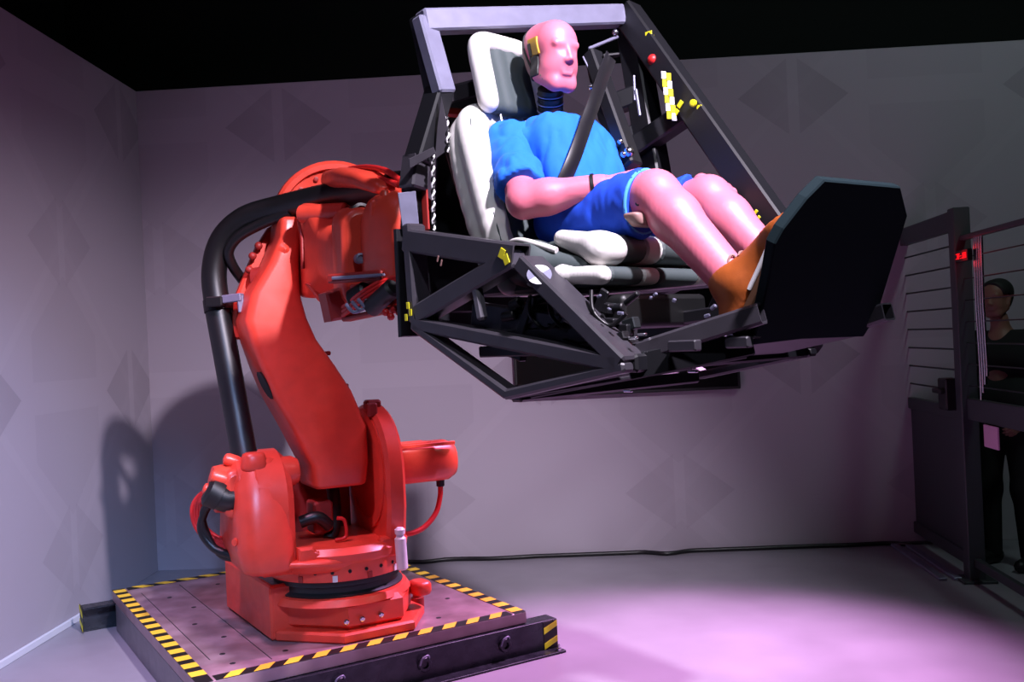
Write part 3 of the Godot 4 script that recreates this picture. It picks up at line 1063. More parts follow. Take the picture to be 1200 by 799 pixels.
	var hz := Q(314, 479, 0.0) - RX * 0.0
	var left := sec[4][0] - RX * (sec[4][3] / 2 - 0.012) + RZ * 0.1 as Vector3
	extrude(st, hole, left + RX * 0.03 + Vector3.UP * -0.08, Basis(RZ * 0.9 + RX * 0.43, (Vector3.UP - RX * 0.45).normalized(), (-RX + RZ * 0.48).normalized()), 0.03, 0.002)
	obj("slot", st, M.black_plastic, arm)
	for q in [[400, 414], [421, 452], [428, 487]]:
		st = mb()
		box(st, Q(q[0] - 19, q[1], 0.0), Vector3(0.05, 0.022, 0.04), Basis(RX, Vector3.UP, RZ), 0.005)
		obj("lug", st, M.orange_dark, arm)
	for k in 7:
		st = mb()
		ball(st, Q(356.5, 278 + k * 9.5, 0.06), 0.012, Vector3.ONE, 8)
		obj("bolt", st, M.bare_steel, arm)
	st = mb()
	lathe(st, Q(333, 292, 0.115), RZ, [Vector2(0.032, 0), Vector2(0.032, 0.012), Vector2(0.022, 0.018), Vector2(0.005, 0.03)], 20)
	obj("cap", st, M.orange_paint, arm)
	# --- upper arm
	var u0 := P(390, 292, 4.95)
	var u1 := P(424, 300, 4.08)
	var ud := (u1 - u0).normalized()
	var ux := Vector3.UP.cross(ud).normalized()
	var uy := ud.cross(ux)
	st = mb()
	pod(st, [[u0 - ud * 0.22, ux, uy, 0.34, 0.44, 0.12], [u0, ux, uy, 0.36, 0.48, 0.035], [u0 + ud * 0.3, ux, uy, 0.34, 0.44, 0.03], [u0 + ud * 0.42, ux, uy, 0.26, 0.32, 0.1], [u1, ux, uy, 0.24, 0.28, 0.1]], 0.02)
	var ua := obj("upper_arm", st, M.orange_paint, t)
	st = mb()
	rod(st, P(352, 251, 4.62), P(408, 248, 4.5), 0.043, 18, 0.01)
	obj("motor", st, M.orange_paint, ua)
	st = mb()
	var bp := u0 + ud * 0.3 - ux * 0.178
	tube(st, [bp + uy * 0.14 - ud * 0.16, bp + uy * 0.06 - ud * 0.02, bp - uy * 0.08 - ud * 0.02], 0.01, 8)
	obj("pipe", st, M.orange_dark, ua)
	st = mb()
	pts = []
	for q in [[355, 330], [400, 330], [398, 352], [372, 352]]:
		pts.append(on_plane(q[0], q[1], u0 + ud * 0.25, ud))
	plate(st, pts, ud, 0.1, 0.01)
	obj("rib", st, M.orange_paint, ua)
	# big drum behind it, its rim raised
	var dc := P(393, 262, 5.0)
	st = mb()
	lathe(st, dc - ud * 0.1, ud, [Vector2(0.1, 0), Vector2(0.3, 0.0), Vector2(0.315, 0.02), Vector2(0.315, 0.12), Vector2(0.3, 0.135), Vector2(0.275, 0.135), Vector2(0.268, 0.11), Vector2(0.12, 0.1), Vector2(0.05, 0.1)], 48)
	var drum := obj("drum", st, M.orange_paint, t)
	for k in 16:
		var a := TAU * k / 16
		st = mb()
		lathe(st, dc + (ux * cos(a) + uy * sin(a)) * 0.24 + ud * 0.005, ud, [Vector2(0.013, 0), Vector2(0.013, 0.014), Vector2(0.007, 0.016)], 8)
		obj("bolt", st, M.orange_dark, drum)
	# hood over the arm towards the wrist
	st = mb()
	pod(st, [[P(402, 212, 4.8), ux, uy, 0.22, 0.1, 0.04], [P(420, 208, 4.5), ux, uy, 0.24, 0.09, 0.04], [P(442, 211, 4.15), ux, uy, 0.22, 0.07, 0.03], [P(463, 221, 3.9), ux, uy, 0.16, 0.05, 0.02]], 0.02)
	obj("hood", st, M.orange_paint, t)
	st = mb()
	tube(st, spline([P(410, 198, 4.6), P(430, 196, 4.3), P(452, 200, 4.0), P(471, 213, 3.8)]), 0.013)
	tube(st, spline([P(425, 210, 4.2), P(446, 210, 4.0), P(468, 217, 3.75)]), 0.012)
	obj("hood_cable", st, M.red_cable, t)
	# --- wrist
	var w0 := P(421, 300, 4.05)
	var w1 := P(437, 304, 3.8)
	var wd := Vector3(0.62, -0.02, 0.78).normalized()
	var wx := Vector3.UP.cross(wd).normalized()
	var wy := wd.cross(wx)
	st = mb()
	pod(st, [[w0, ux, uy, 0.22, 0.34, 0.06], [w0.lerp(w1, 0.35), ux, uy, 0.25, 0.4, 0.07], [w1, ux, uy, 0.24, 0.4, 0.08]], 0.025)
	var wrist := obj("wrist", st, M.orange_paint, t)
	st = mb()
	var t0 := P(449, 299, 3.82)
	pod(st, [[t0 - wd * 0.02, wx, wy, 0.2, 0.4, 0.09], [t0 + wd * 0.06, wx, wy, 0.24, 0.46, 0.1], [t0 + wd * 0.2, wx, wy, 0.24, 0.46, 0.1], [t0 + wd * 0.27, wx, wy, 0.22, 0.42, 0.1]], 0.03)
	obj("tilt_housing", st, M.orange_paint, wrist)
	st = mb()
	lathe(st, t0 + wd * 0.25, wd, [Vector2(0.08, 0), Vector2(0.1, 0.0), Vector2(0.1, 0.05), Vector2(0.13, 0.055), Vector2(0.13, 0.09), Vector2(0.08, 0.09)], 36)
	obj("tool_flange", st, M.dark_ring, wrist)
	st = mb()
	lathe(st, P(424, 302, 3.72) - RZ * 0.02, (EYE - w1).normalized() * 0.5 + RZ, [Vector2(0.02, -0.03), Vector2(0.02, 0.012), Vector2(0.012, 0.014), Vector2(0.01, 0.008)], 18)
	obj("plug", st, M.bare_steel, wrist)
	st = mb()
	lathe(st, P(421, 252, 3.86), RZ, [Vector2(0.045, -0.05), Vector2(0.045, 0.03), Vector2(0.033, 0.034), Vector2(0.03, 0.01)], 20)
	obj("port", st, M.black_plastic, wrist)
	for q in [[448, 236, 0.03], [452, 228, 0.02], [440, 240, 0.022]]:
		st = mb()
		lathe(st, P(q[0], q[1] + 4, 3.66), Vector3.UP, [Vector2(q[2], -0.03), Vector2(q[2], 0.02), Vector2(q[2] * 0.7, 0.03)], 12)
		obj("cap", st, M.orange_paint, wrist)
	# hose bracket under the wrist
	st = mb()
	pts = []
	for q in [[372, 345], [412, 330], [412, 372], [379, 378]]:
		pts.append(on_plane(q[0], q[1], P(395, 355, 3.95), RZ))
	plate(st, pts, RZ, 0.12, 0.01)
	for s in [[P(388, 327, 3.75), P(452, 322, 3.6), 0.05, 0.035], [P(405, 374, 3.75), P(472, 360, 3.55), 0.05, 0.02], [P(410, 340, 3.85), P(462, 336, 3.7), 0.09, 0.04]]:
		bar(st, s[0], s[1], s[2], s[3], Vector3.UP, 0.006)
	var br := obj("hose_bracket", st, M.orange_dark, t)
	st = mb()
	bar(st, P(390, 326, 3.7), P(450, 322, 3.56), 0.02, 0.012, Vector3.UP, 0.003)
	obj("rail", st, M.bare_steel, br)
	st = mb()
	rod(st, P(434, 362, 3.6), P(462, 336, 3.5), 0.036, 16, 0.01)
	rod(st, P(412, 352, 3.7), P(432, 340, 3.66), 0.04, 16, 0.01)
	obj("valve", st, M.black_plastic, br)
	for k in 4:
		st = mb()
		var s := P(416 + k * 7, 366 - k * 3, 3.6)
		tube(st, spline([s + Vector3(-0.03, 0.03, 0), s + Vector3(0.0, 0.0, 0.03), s + Vector3(0.03, 0.01, 0.01)], 4), 0.007, 8)
		obj("hose_clip", st, M.bare_steel, br)
	for k in 3:
		st = mb()
		tube(st, spline([P(402, 370 - k * 5, 3.72), P(425, 352 - k * 5, 3.6), P(446, 338 - k * 4, 3.58), P(468, 330 - k * 3, 3.56)], 5), 0.008, 8)
		obj("cable", st, M.red_cable, br)
	for q in [[452, 366], [462, 363], [468, 366], [458, 371]]:
		st = mb()
		ball(st, P(q[0], q[1], 3.52), 0.014, Vector3.ONE, 8)
		obj("fitting", st, M.red_cable, br)
	# --- the thick hose package
	st = mb()
	var hp := [P(468, 218, 4.0), P(446, 222, 4.25), P(418, 226, 4.5), P(380, 231, 4.72), P(330, 243, 4.85), P(288, 256, 4.9), P(261, 281, 4.92), P(251, 318, 4.92), P(255, 360, 4.9), P(264, 410, 4.86), P(274, 465, 4.82), P(284, 520, 4.76), P(290, 556, 4.7), P(285, 578, 4.66), P(268, 585, 4.62), P(252, 578, 4.6)]
	tube(st, spline(hp, 6), 0.063, 18)
	var hose := obj("hose_package", st, M.hose_rubber, t)
	st = mb()
	tube(st, spline([P(340, 249, 4.8), P(305, 263, 4.84), P(279, 278, 4.86), P(268, 295, 4.88), P(273, 312, 4.92), P(284, 328, 4.98)], 6), 0.026, 14)
	obj("inner_hose", st, M.hose_rubber, hose)
	st = mb()
	lathe(st, P(256, 358, 4.9), (P(264, 410, 4.86) - P(251, 318, 4.92)), [Vector2(0.063, -0.03), Vector2(0.073, -0.03), Vector2(0.073, 0.03), Vector2(0.063, 0.03)], 20)
	bar(st, P(243, 354, 4.83), P(262, 353, 4.82), 0.05, 0.05, Vector3.UP, 0.006)
	obj("hose_clamp", st, M.black_plastic, hose)
	st = mb()
	bar(st, P(262, 351, 4.83), P(284, 348, 4.8), 0.04, 0.04, Vector3.UP, 0.004)
	bar(st, P(281, 346, 4.8), P(283, 366, 4.8), 0.03, 0.02, RZ, 0.003)
	obj("clamp_arm", st, M.bare_steel, hose)
	st = mb()
	lathe(st, P(252, 578, 4.6), P(252, 578, 4.6) - P(268, 585, 4.62), [Vector2(0.064, -0.03), Vector2(0.072, -0.028), Vector2(0.072, 0.03), Vector2(0.05, 0.045), Vector2(0.03, 0.045)], 20)
	obj("hose_end", st, M.black_plastic, hose)
	# loose cables at the back of the base
	for k in 4:
		st = mb()
		var o := k * 3.2
		tube(st, spline([P(262, 574 + o, 4.8), P(240 - o * 0.2, 576 + o, 4.82), P(226 + o, 592 + o * 0.5, 4.85), P(228 + o, 614, 4.86), P(243 + o, 634 - o * 0.6, 4.85), P(268 + o * 0.5, 646 - o, 4.82)], 6), 0.0115, 10)
		obj("loose_cable", st, M.red_cable, t)
	for k in 3:
		st = mb()
		var o := k * 4.0
		tube(st, spline([P(252, 583, 4.72), P(240 - o * 0.3, 600, 4.76), P(236 + o, 622 + o * 0.8, 4.78), P(252 + o, 643 + o, 4.78), P(276 + o, 652 + o * 0.4, 4.76)], 6), 0.016 if k else 0.02, 10)
		obj("loose_cable", st, M.hose_rubber, t)

# ---------------------------------------------------------------- the test rig (a steel frame with a seat), tilted towards the viewer
var SO := Vector3(0.2, 1.93, -3.2)
var SF := Vector3(0.70711, 0, 0.70711)      # the way the seat faces
var SR := Vector3(-0.70711, 0, 0.70711)     # its occupant's right
func K(f: float, r: float, h: float) -> Vector3:
	return SO + SF * f + SR * r + Vector3.UP * h

func KC(f: float, r: float, h: float) -> Vector3:
	return K(f - 0.09, r - 0.09, h)

func S(px: float, py: float, r := 0.38) -> Vector3:
	return on_plane(px, py, K(0, r, 0), SR)

func target_disc(t: Node3D, c: Vector3, n: Vector3, r: float, a: String, b: String, turn := 0.0) -> void:
	var f := axes(n)
	for k in 4:
		var st := mb()
		var pts := [c]
		for j in 7:
			var g := turn + PI / 2 * k + PI / 2 * j / 6.0
			pts.append(c + (f.x * cos(g) + f.y * sin(g)) * r)
		plate(st, pts, n, 0.0025, 0.0004)
		obj("target_quadrant", st, M[a] if k % 2 == 0 else M[b], t)

func chip(t: Node3D, called: String, c: Vector3, along: Vector3, n: Vector3, l: float, w: float, m: Material) -> void:
	var st := mb()
	var f := axes(n, along.cross(n))
	bar(st, c - along.normalized() * l / 2, c + along.normalized() * l / 2, 0.003, w, n.cross(along), 0.0008)
	obj(called, st, m, t)

func beam(t: Node3D, called: String, a: Vector3, b: Vector3, w: float, h: float, up: Vector3, m: Material, hollow := 0.0) -> MeshInstance3D:
	var st := mb()
	bar(st, a, b, w, h, up, 0.007, hollow)
	return obj(called, st, m, t)

func make_rig() -> void:
	var t := thing("seat_rig", "open frame of dark square steel tubes carrying the car seat, held out by the robot", "frame", K(0, -0.14, -0.55))
	var cs: Material = M.charcoal_steel
	var bk: Material = M.black_steel
	# near side truss; th is its thickness inwards
	var near := [[470, 281, 600, 300, 0.075, 0.075], [474, 262, 482, 378, 0.04, 0.075], [484, 369, 598, 301, 0.062, 0.07], [604, 306, 726, 428, 0.05, 0.1], [480, 379, 722, 427, 0.045, 0.07], [482, 382, 592, 463, 0.032, 0.06], [588, 463, 730, 430, 0.03, 0.05]]
	for q in near:
		var a: Vector3 = S(q[0], q[1]) - SR * q[5] / 2
		var b: Vector3 = S(q[2], q[3]) - SR * q[5] / 2
		if q == near[0]:
			beam(t, "tube", a, b, q[4], q[5], SR, cs, 0.006)
		else:
			beam(t, "tube", a, b, q[4], q[5], SR, cs)
	# the far side truss, the same shape
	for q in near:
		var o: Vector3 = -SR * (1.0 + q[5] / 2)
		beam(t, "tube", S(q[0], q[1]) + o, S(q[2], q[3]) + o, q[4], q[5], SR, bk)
	# cross members between the two sides
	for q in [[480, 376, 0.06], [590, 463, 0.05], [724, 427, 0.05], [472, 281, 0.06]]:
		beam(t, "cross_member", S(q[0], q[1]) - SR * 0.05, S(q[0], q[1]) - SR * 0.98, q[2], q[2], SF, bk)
	beam(t, "cross_member", S(528, 372) - SR * 0.1, S(700, 402) - SR * 0.16, 0.1, 0.04, SR, cs)
	beam(t, "cross_member", S(560, 375) - SR * 0.02, S(552, 330) - SR * 0.02, 0.03, 0.03, SR, M.deck_side)
	# plate that the robot's flange is bolted to
	var st := mb()
	plate(st, [K(-0.46, 0.36, 0.06), K(-0.46, -0.3, 0.06), K(-0.46, -0.3, -0.3), K(-0.46, 0.36, -0.3)], SF, 0.02, 0.003)
	obj("mounting_plate", st, bk, t)
	# pale plate standing beside it
	st = mb()
	plate(st, [P(466, 226, 3.25), P(487, 224, 3.28), P(492, 272, 3.26), P(472, 272, 3.24)], (EYE - P(480, 250, 3.25)).normalized(), 0.012, 0.002)
	obj("side_plate", st, M.bare_steel, t)
	# roll bar
	var rl := P(493, 26, 3.27)
	var rr := P(727, 19, 3.72)
	beam(t, "roll_bar", rl - (rr - rl).normalized() * 0.0, rr, 0.075, 0.075, Vector3.UP, M.bare_steel)
	beam(t, "roll_bar", P(496, 20, 3.27), P(521, 110, 3.27), 0.05, 0.075, SR, M.bare_steel)
	beam(t, "roll_bar", P(491, 20, 3.31), P(510, 112, 3.31), 0.05, 0.06, SR, bk)
	beam(t, "upright", P(516, 104, 3.29), P(490, 190, 3.27), 0.085, 0.07, SR, bk)
	beam(t, "upright", P(489, 182, 3.28), P(484, 222, 3.27), 0.08, 0.07, SR, cs)
	beam(t, "upright", P(484, 215, 3.32), P(482, 280, 3.3), 0.06, 0.06, SR, bk)
	# facing plates on the upright
	st = mb()
	plate(st, [P(517, 112, 3.22), P(525, 150, 3.22), P(527, 175, 3.2), P(509, 188, 3.2), P(512, 150, 3.22)], (EYE - P(520, 150, 3.2)).normalized(), 0.01, 0.002)
	obj("gusset", st, cs, t)
	st = mb()
	plate(st, [P(479, 186, 3.2), P(508, 172, 3.2), P(511, 180, 3.2), P(480, 198, 3.2)], (EYE - P(490, 180, 3.2)).normalized(), 0.012, 0.002)
	obj("gusset", st, cs, t)
	beam(t, "back_rail", P(516, 114, 3.36), P(598, 92, 3.6), 0.09, 0.06, SR, cs)
	beam(t, "back_rail", P(520, 131, 3.4), P(556, 134, 3.5), 0.03, 0.03, SR, M.orange_paint)
	st = mb()
	plate(st, [P(516, 118, 3.5), P(600, 105, 3.75), P(600, 290, 3.75), P(500, 280, 3.5)], (P(516, 118, 3.5) - P(600, 105, 3.75)).cross(Vector3.UP).normalized(), 0.015, 0.003)
	obj("back_panel", st, bk, t)
	st = mb()
	ball(st, P(573, 86, 3.45), 0.014)
	obj("bolt", st, M.chrome, t)
	# far side: upright, long front pillar and their braces
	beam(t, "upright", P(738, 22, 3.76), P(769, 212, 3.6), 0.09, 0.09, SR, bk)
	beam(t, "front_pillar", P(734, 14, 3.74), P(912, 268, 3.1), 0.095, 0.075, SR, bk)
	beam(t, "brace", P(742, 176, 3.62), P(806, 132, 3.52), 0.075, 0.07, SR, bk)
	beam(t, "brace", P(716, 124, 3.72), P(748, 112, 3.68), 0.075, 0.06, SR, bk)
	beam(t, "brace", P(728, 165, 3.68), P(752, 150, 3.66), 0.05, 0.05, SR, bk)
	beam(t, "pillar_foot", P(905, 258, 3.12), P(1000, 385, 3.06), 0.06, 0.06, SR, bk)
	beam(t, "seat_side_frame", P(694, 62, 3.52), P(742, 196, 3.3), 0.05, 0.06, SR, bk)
	st = mb()
	plate(st, [P(688, 66, 3.56), P(704, 62, 3.56), P(722, 126, 3.5), P(744, 196, 3.4), P(716, 176, 3.44), P(698, 140, 3.5)], SR, 0.02, 0.003)
	obj("seat_side_plate", st, bk, t)
	beam(t, "stay", P(690, 57, 3.56), P(724, 43, 3.68), 0.012, 0.012, SR, M.bare_steel)
	beam(t, "stay", P(683, 66, 3.5), P(693, 86, 3.48), 0.006, 0.006, SR, M.bare_steel)
	for q in [[721, 38, 3.66, 0.012], [693, 102, 3.42, 0.012], [727, 166, 3.3, 0.01], [737, 178, 3.28, 0.018], [731, 181, 3.28, 0.012]]:
		st = mb()
		ball(st, P(q[0], q[1], q[2]), q[3], Vector3.ONE, 8)
		obj("bolt", st, M.chrome, t)
	beam(t, "trim_strip", P(743, 88, 3.56), P(744, 118, 3.54), 0.008, 0.008, SR, M.bare_steel)
	beam(t, "trim_strip", P(745, 104, 3.54), P(750, 136, 3.52), 0.01, 0.008, SR, M.bare_steel)
	# front beams with open ends, foot board
	beam(t, "front_beam", P(738, 416, 2.7), P(893, 367, 2.5), 0.05, 0.055, Vector3.UP, cs, 0.005)
	beam(t, "front_beam", P(900, 412, 3.4), P(1041, 365, 2.96), 0.05, 0.055, Vector3.UP, bk, 0.005)
	var bn := (SF * 0.85 - Vector3.UP * 0.52).normalized()
	var bq := P(902, 330, 2.53)
	var pts := []
	for q in [[967, 211], [946, 232], [918, 268], [908, 286], [902, 322], [894, 360], [882, 405], [940, 398], [1012, 395], [1022, 379], [1032, 357], [1064, 252], [1056, 219]]:
		pts.append(on_plane(q[0], q[1], bq + bn * 0.03, bn))
	st = mb()
	plate(st, pts, -bn, 0.03, 0.004)
	var bd := obj("foot_board", st, M.black_board, t)
	for k in 2:
		st = mb()
		var r := -0.1 - 0.28 * k
		var c := bq - SR * (SR.dot(bq - SO)) + SR * r
		bar(st, c - Vector3.UP * 0.06 - SF * 0.06 - bn * 0.02, c - Vector3.UP * 0.08 - SF * 0.5, 0.04, 0.04, Vector3.UP, 0.005)
		obj("board_strut", st, bk, bd)
	# floor pan and thin rods below the seat
	var pan := [P(742, 430, 2.68), P(884, 396, 2.56), P(884, 404, 2.62) - SR * 0.62, P(742, 434, 2.72) - SR * 0.62]
	st = mb()
	plate(st, pan, (pan[1] - pan[0]).cross(pan[3] - pan[0]).normalized(), 0.012, 0.003)
	obj("floor_pan", st, bk, t)
	for q in [[592, 464, 2.9, 822, 421, 2.7], [596, 466, 2.93, 812, 430, 2.78], [604, 468, 2.96, 876, 417, 2.76]]:
		beam(t, "stay_rod", P(q[0], q[1], q[2]), P(q[3], q[4], q[5]), 0.013, 0.013, Vector3.UP, cs)
	beam(t, "pan_side", P(736, 431, 2.66), P(882, 400, 2.55), 0.012, 0.07, Vector3.UP, bk)
	for q in [[802, 405, 2.56, 0.09, 0.03], [866, 401, 2.53, 0.07, 0.03]]:
		st = mb()
		box(st, P(q[0], q[1], q[2]), Vector3(q[3], q[4], 0.03), Basis(SF, Vector3.UP, -SR), 0.004)
		obj("pan_bracket", st, cs, t)
	for q in [[742, 396, 2.66], [752, 392, 2.66], [855, 392, 2.54], [860, 386, 2.54], [812, 435, 2.7], [736, 458, 2.9]]:
		st = mb()
		box(st, P(q[0], q[1], q[2]), Vector3(0.03, 0.008, 0.012), Basis(SF, Vector3.UP, -SR), 0.002)
		obj("clip", st, M.chrome, t)
	# markers stuck on the frame
	target_disc(t, P(632, 322, 2.795), (EYE - P(632, 322, 2.8)).normalized() + Vector3.UP * 0.8, 0.036, "sticker_white", "bare_steel", 0.6)
	for q in [[588, 297, 0.03, 0.07], [593, 304, -0.02, 0.05]]:
		chip(t, "yellow_marker", S(q[0], q[1], 0.383), Vector3.UP * 0.5 + SF * q[2] * 10, SR, 0.03, 0.022, M.sticker_yellow)
	for q in [[478, 358], [481, 366], [476, 372]]:
		chip(t, "yellow_marker", S(q[0], q[1], 0.384), Vector3.UP, SR, 0.022, 0.014, M.sticker_yellow)
	for q in [[513, 303], [517, 308]]:
		chip(t, "orange_marker", S(q[0], q[1], 0.383), Vector3.UP + SF * 0.4, SR, 0.02, 0.006, M.dummy_plate)
	for q in [[760, 39, 0.03], [763, 44, 0.03]]:
		chip(t, "yellow_marker", P(q[0], q[1], 3.585), SF, SR, q[2], 0.014, M.sticker_yellow)
	for q in [[813, 121], [821, 127]]:
		st = mb()
		lathe(st, P(q[0], q[1], 3.365), SR, [Vector2(0.013, 0), Vector2(0.013, 0.008), Vector2(0.008, 0.01)], 12)
		obj("yellow_marker", st, M.sticker_yellow, t)
	for q in [[797, 122], [792, 132], [886, 248], [889, 255]]:
		chip(t, "yellow_marker", P(q[0], q[1], 3.42 if q[0] < 850 else 3.1), SF + Vector3.UP, SR, 0.026 if q[0] < 850 else 0.013, 0.018 if q[0] < 850 else 0.011, M.sticker_yellow)
	var ck := thing_part(t, "checker_strip")
	for k in 6:
		for j in 2:
			st = mb()
			var c := P(777.5 + 6 * j + k * 1.3, 88 + k * 9.4 + j * 2, 3.42)
			box(st, c, Vector3(0.0175, 0.026, 0.004), Basis(Vector3(0.94, 0, -0.34), Vector3.UP, Vector3(0.34, 0, 0.94)), 0.0006)
			obj("checker_square", st, M.sticker_yellow if (k + j) % 2 else M.sticker_white, ck)
	st = mb()
	ball(st, P(765, 70, 3.56), 0.02)
	obj("red_knob", st, M.red_cable, t)
	# twisted two-strand cords hanging inside the frame
	for q in [[507, 176, 508, 270, 3.22], [523, 137, 526, 178, 3.24]]:
		for s in 2:
			var path := []
			for k in 49:
				var u := k / 48.0
				var a: float = u * TAU * (q[3] - q[1]) / 14.0 + PI * s
				path.append(P(lerpf(q[0], q[2], u), lerpf(q[1], q[3], u), q[4]) + Vector3(cos(a), 0, sin(a)) * 0.0045)
			st = mb()
			tube(st, path, 0.0036, 7)
			obj("cord_strand", st, M.sticker_white if s else M.hose_rubber, t)
	beam(t, "strap", P(496, 196, 3.3), P(500, 270, 3.28), 0.03, 0.008, SR, M.orange_dark)

func thing_part(t: Node3D, called: String) -> Node3D:
	var o := Node3D.new()
	o.name = called
	t.add_child(o, true)
	return o

# ---------------------------------------------------------------- the car seat
func make_seat() -> void:
	var t := thing("car_seat", "white and grey leather car seat with separate headrest, mounted in the steel rig", "seat", K(0.1, 0, -0.4))
	var tu := Vector3.UP * 0.94 - SF * 0.34
	var tn := SF * 0.94 + Vector3.UP * 0.34
	var b := K(-0.1, 0, -0.1)
	var sb := func(r: float, a: float, n: float) -> Vector3: return b + SR * r + tu * a + tn * n
	# backrest: grey middle, white side bolsters
	var st := mb()
	var f := Field.new()
	f.k = 0.05
	for r in [-0.15, -0.05, 0.05, 0.15]:
		f.bone(sb.call(r, -0.02, 0.0), sb.call(r * 0.85, 0.49, -0.02), 0.062, 0.058)
	grow(st, f, 0.011)
	obj("back_cushion", st, M.grey_leather, t)
	for s in [1, -1]:
		st = mb()
		f = Field.new()
		f.k = 0.012
		f.chain(spline([sb.call(0.225 * s, -0.06, 0.03), sb.call(0.228 * s, 0.18, 0.04), sb.call(0.218 * s, 0.36, 0.045), sb.call(0.185 * s, 0.49, 0.03), sb.call(0.12 * s, 0.55, 0.005), sb.call(0.03 * s, 0.56, -0.01)], 5), 0.044, 0.055)
		f.chain(spline([sb.call(0.215 * s, 0.0, -0.02), sb.call(0.21 * s, 0.3, -0.02), sb.call(0.17 * s, 0.5, -0.02), sb.call(0.05 * s, 0.54, -0.03)], 5), 0.05, 0.055)
		grow(st, f, 0.009)
		var w := obj("side_bolster", st, M.white_leather, t)
		st = mb()
		tube(st, spline([sb.call(0.255 * s, -0.05, 0.066), sb.call(0.255 * s, 0.2, 0.076), sb.call(0.25 * s, 0.36, 0.078), sb.call(0.22 * s, 0.5, 0.068), sb.call(0.15 * s, 0.585, 0.04)]), 0.0035, 6)
		obj("piping", st, M.grey_leather, w)
	st = mb()
	pod(st, [[sb.call(0, -0.04, -0.07), SR, tn, 0.46, 0.05, 0.02], [sb.call(0, 0.5, -0.09), SR, tn, 0.4, 0.05, 0.02]], 0.01)
	obj("back_shell", st, M.black_plastic, t)
	# headrest
	var hc := K(-0.235, 0.01, 0.57)
	var hu := Vector3.UP * 0.97 - SF * 0.24
	var hn := SF * 0.97 + Vector3.UP * 0.24
	st = mb()
	f = Field.new()
	f.k = 0.012
	var loop := []
	for q in [[0.128, -0.115, 0.005], [0.132, -0.03, 0.012], [0.128, 0.06, 0.012], [0.095, 0.112, 0.0], [0.0, 0.122, -0.005], [-0.095, 0.112, 0.0], [-0.128, 0.06, 0.012], [-0.132, -0.03, 0.012], [-0.128, -0.115, 0.005]]:
		loop.append(hc + SR * q[0] + hu * q[1] + hn * q[2])
	f.chain(spline(loop, 4), 0.033)
	grow(st, f, 0.008)
	var hr := obj("headrest", st, M.white_leather, t)
	st = mb()
	f = Field.new()
	f.k = 0.04
	for r in [-0.09, -0.03, 0.03, 0.09]:
		f.bone(hc + SR * r - hu * 0.11 - hn * 0.012, hc + SR * r + hu * 0.09 - hn * 0.012, 0.03, 0.03)
	grow(st, f, 0.009)
	obj("headrest_pad", st, M.grey_leather, hr)
	for s in [-0.06, 0.06]:
		st = mb()
		rod(st, hc + SR * s - hu * 0.24 - hn * 0.02, hc + SR * s - hu * 0.1 - hn * 0.02, 0.009)
		obj("post", st, M.chrome, hr)
	# cushion: bands of white and grey across its front
	var band := func(called: String, r0: float, r1: float, prof: Array, m: Material) -> void:
		var q := mb()
		var out := []
		for p in prof:
			out.append(Vector2(p[0], p[1]))
		extrude(q, out, KC(0, minf(r0, r1), 0), Basis(SF, Vector3.UP, SR), absf(r1 - r0), 0.008, 5)
		obj(called, q, m, t)
	var up_prof := []
	for k in 9:
		var a := -PI / 2 + PI * k / 8
		up_prof.append([0.41 + 0.045 * cos(a), -0.075 + 0.042 * sin(a)])
	for q in [[0.3, -0.012], [0.2, -0.03], [0.0, -0.06], [-0.08, -0.06], [-0.08, -0.125], [0.2, -0.125]]:
		up_prof.append(q)
	var low_prof := []
	for k in 9:
		var a := -PI / 2 + PI * k / 8
		low_prof.append([0.43 + 0.03 * cos(a), -0.155 + 0.026 * sin(a)])
	for q in [[0.1, -0.128], [-0.08, -0.128], [-0.08, -0.185], [0.1, -0.183]]:
		low_prof.append(q)
	for q in [[0.286, 0.15, 0], [0.15, 0.072, 1], [0.072, -0.09, 0], [-0.09, -0.16, 1], [-0.16, -0.29, 0]]:
		band.call("seat_cushion", q[0], q[1], up_prof, M.white_leather if q[2] else M.grey_leather)
	for q in [[0.33, 0.18, 0], [0.18, 0.1, 1], [0.1, -0.1, 0], [-0.1, -0.18, 1], [-0.18, -0.33, 0]]:
		band.call("lower_cushion", q[0], q[1], low_prof, M.white_leather if q[2] else M.grey_leather)
	for s in [1, -1]:
		st = mb()
		f = Field.new()
		f.k = 0.03
		f.bone(KC(0.25, 0.3 * s, -0.03), KC(0.4, 0.31 * s, -0.075), 0.026, 0.046)
		f.bone(KC(0.4, 0.31 * s, -0.078), KC(0.42, 0.28 * s, -0.08), 0.046, 0.046)
		grow(st, f, 0.008)
		obj("thigh_bolster", st, M.white_leather, t)
		st = mb()
		f = Field.new()
		f.k = 0.05
		f.bone(KC(0.06, 0.3 * s, -0.1), KC(0.16, 0.33 * s, -0.1), 0.06, 0.068)
		f.bone(KC(0.16, 0.33 * s, -0.1), KC(0.36, 0.33 * s, -0.13), 0.055, 0.03)
		grow(st, f, 0.01)
		var hb := obj("hip_bolster", st, M.grey_leather, t)
		st = mb()
		tube(st, spline([KC(0.04, 0.33 * s, -0.03), KC(0.12, 0.355 * s, -0.025), KC(0.2, 0.36 * s, -0.045), KC(0.27, 0.35 * s, -0.07)]), 0.01, 8)
		obj("piping", st, M.white_leather, hb)
		st = mb()
		f = Field.new()
		f.k = 0.03
		f.bone(KC(0.17, 0.36 * s, -0.155), KC(0.3, 0.355 * s, -0.145), 0.016, 0.026)
		f.bone(KC(0.3, 0.355 * s, -0.145), KC(0.43, 0.34 * s, -0.155), 0.026, 0.028)
		grow(st, f, 0.007)
		obj("lower_trim", st, M.white_leather, t)
	# mechanism under the seat
	var rng := RandomNumberGenerator.new()
	rng.seed = 11
	st = mb()
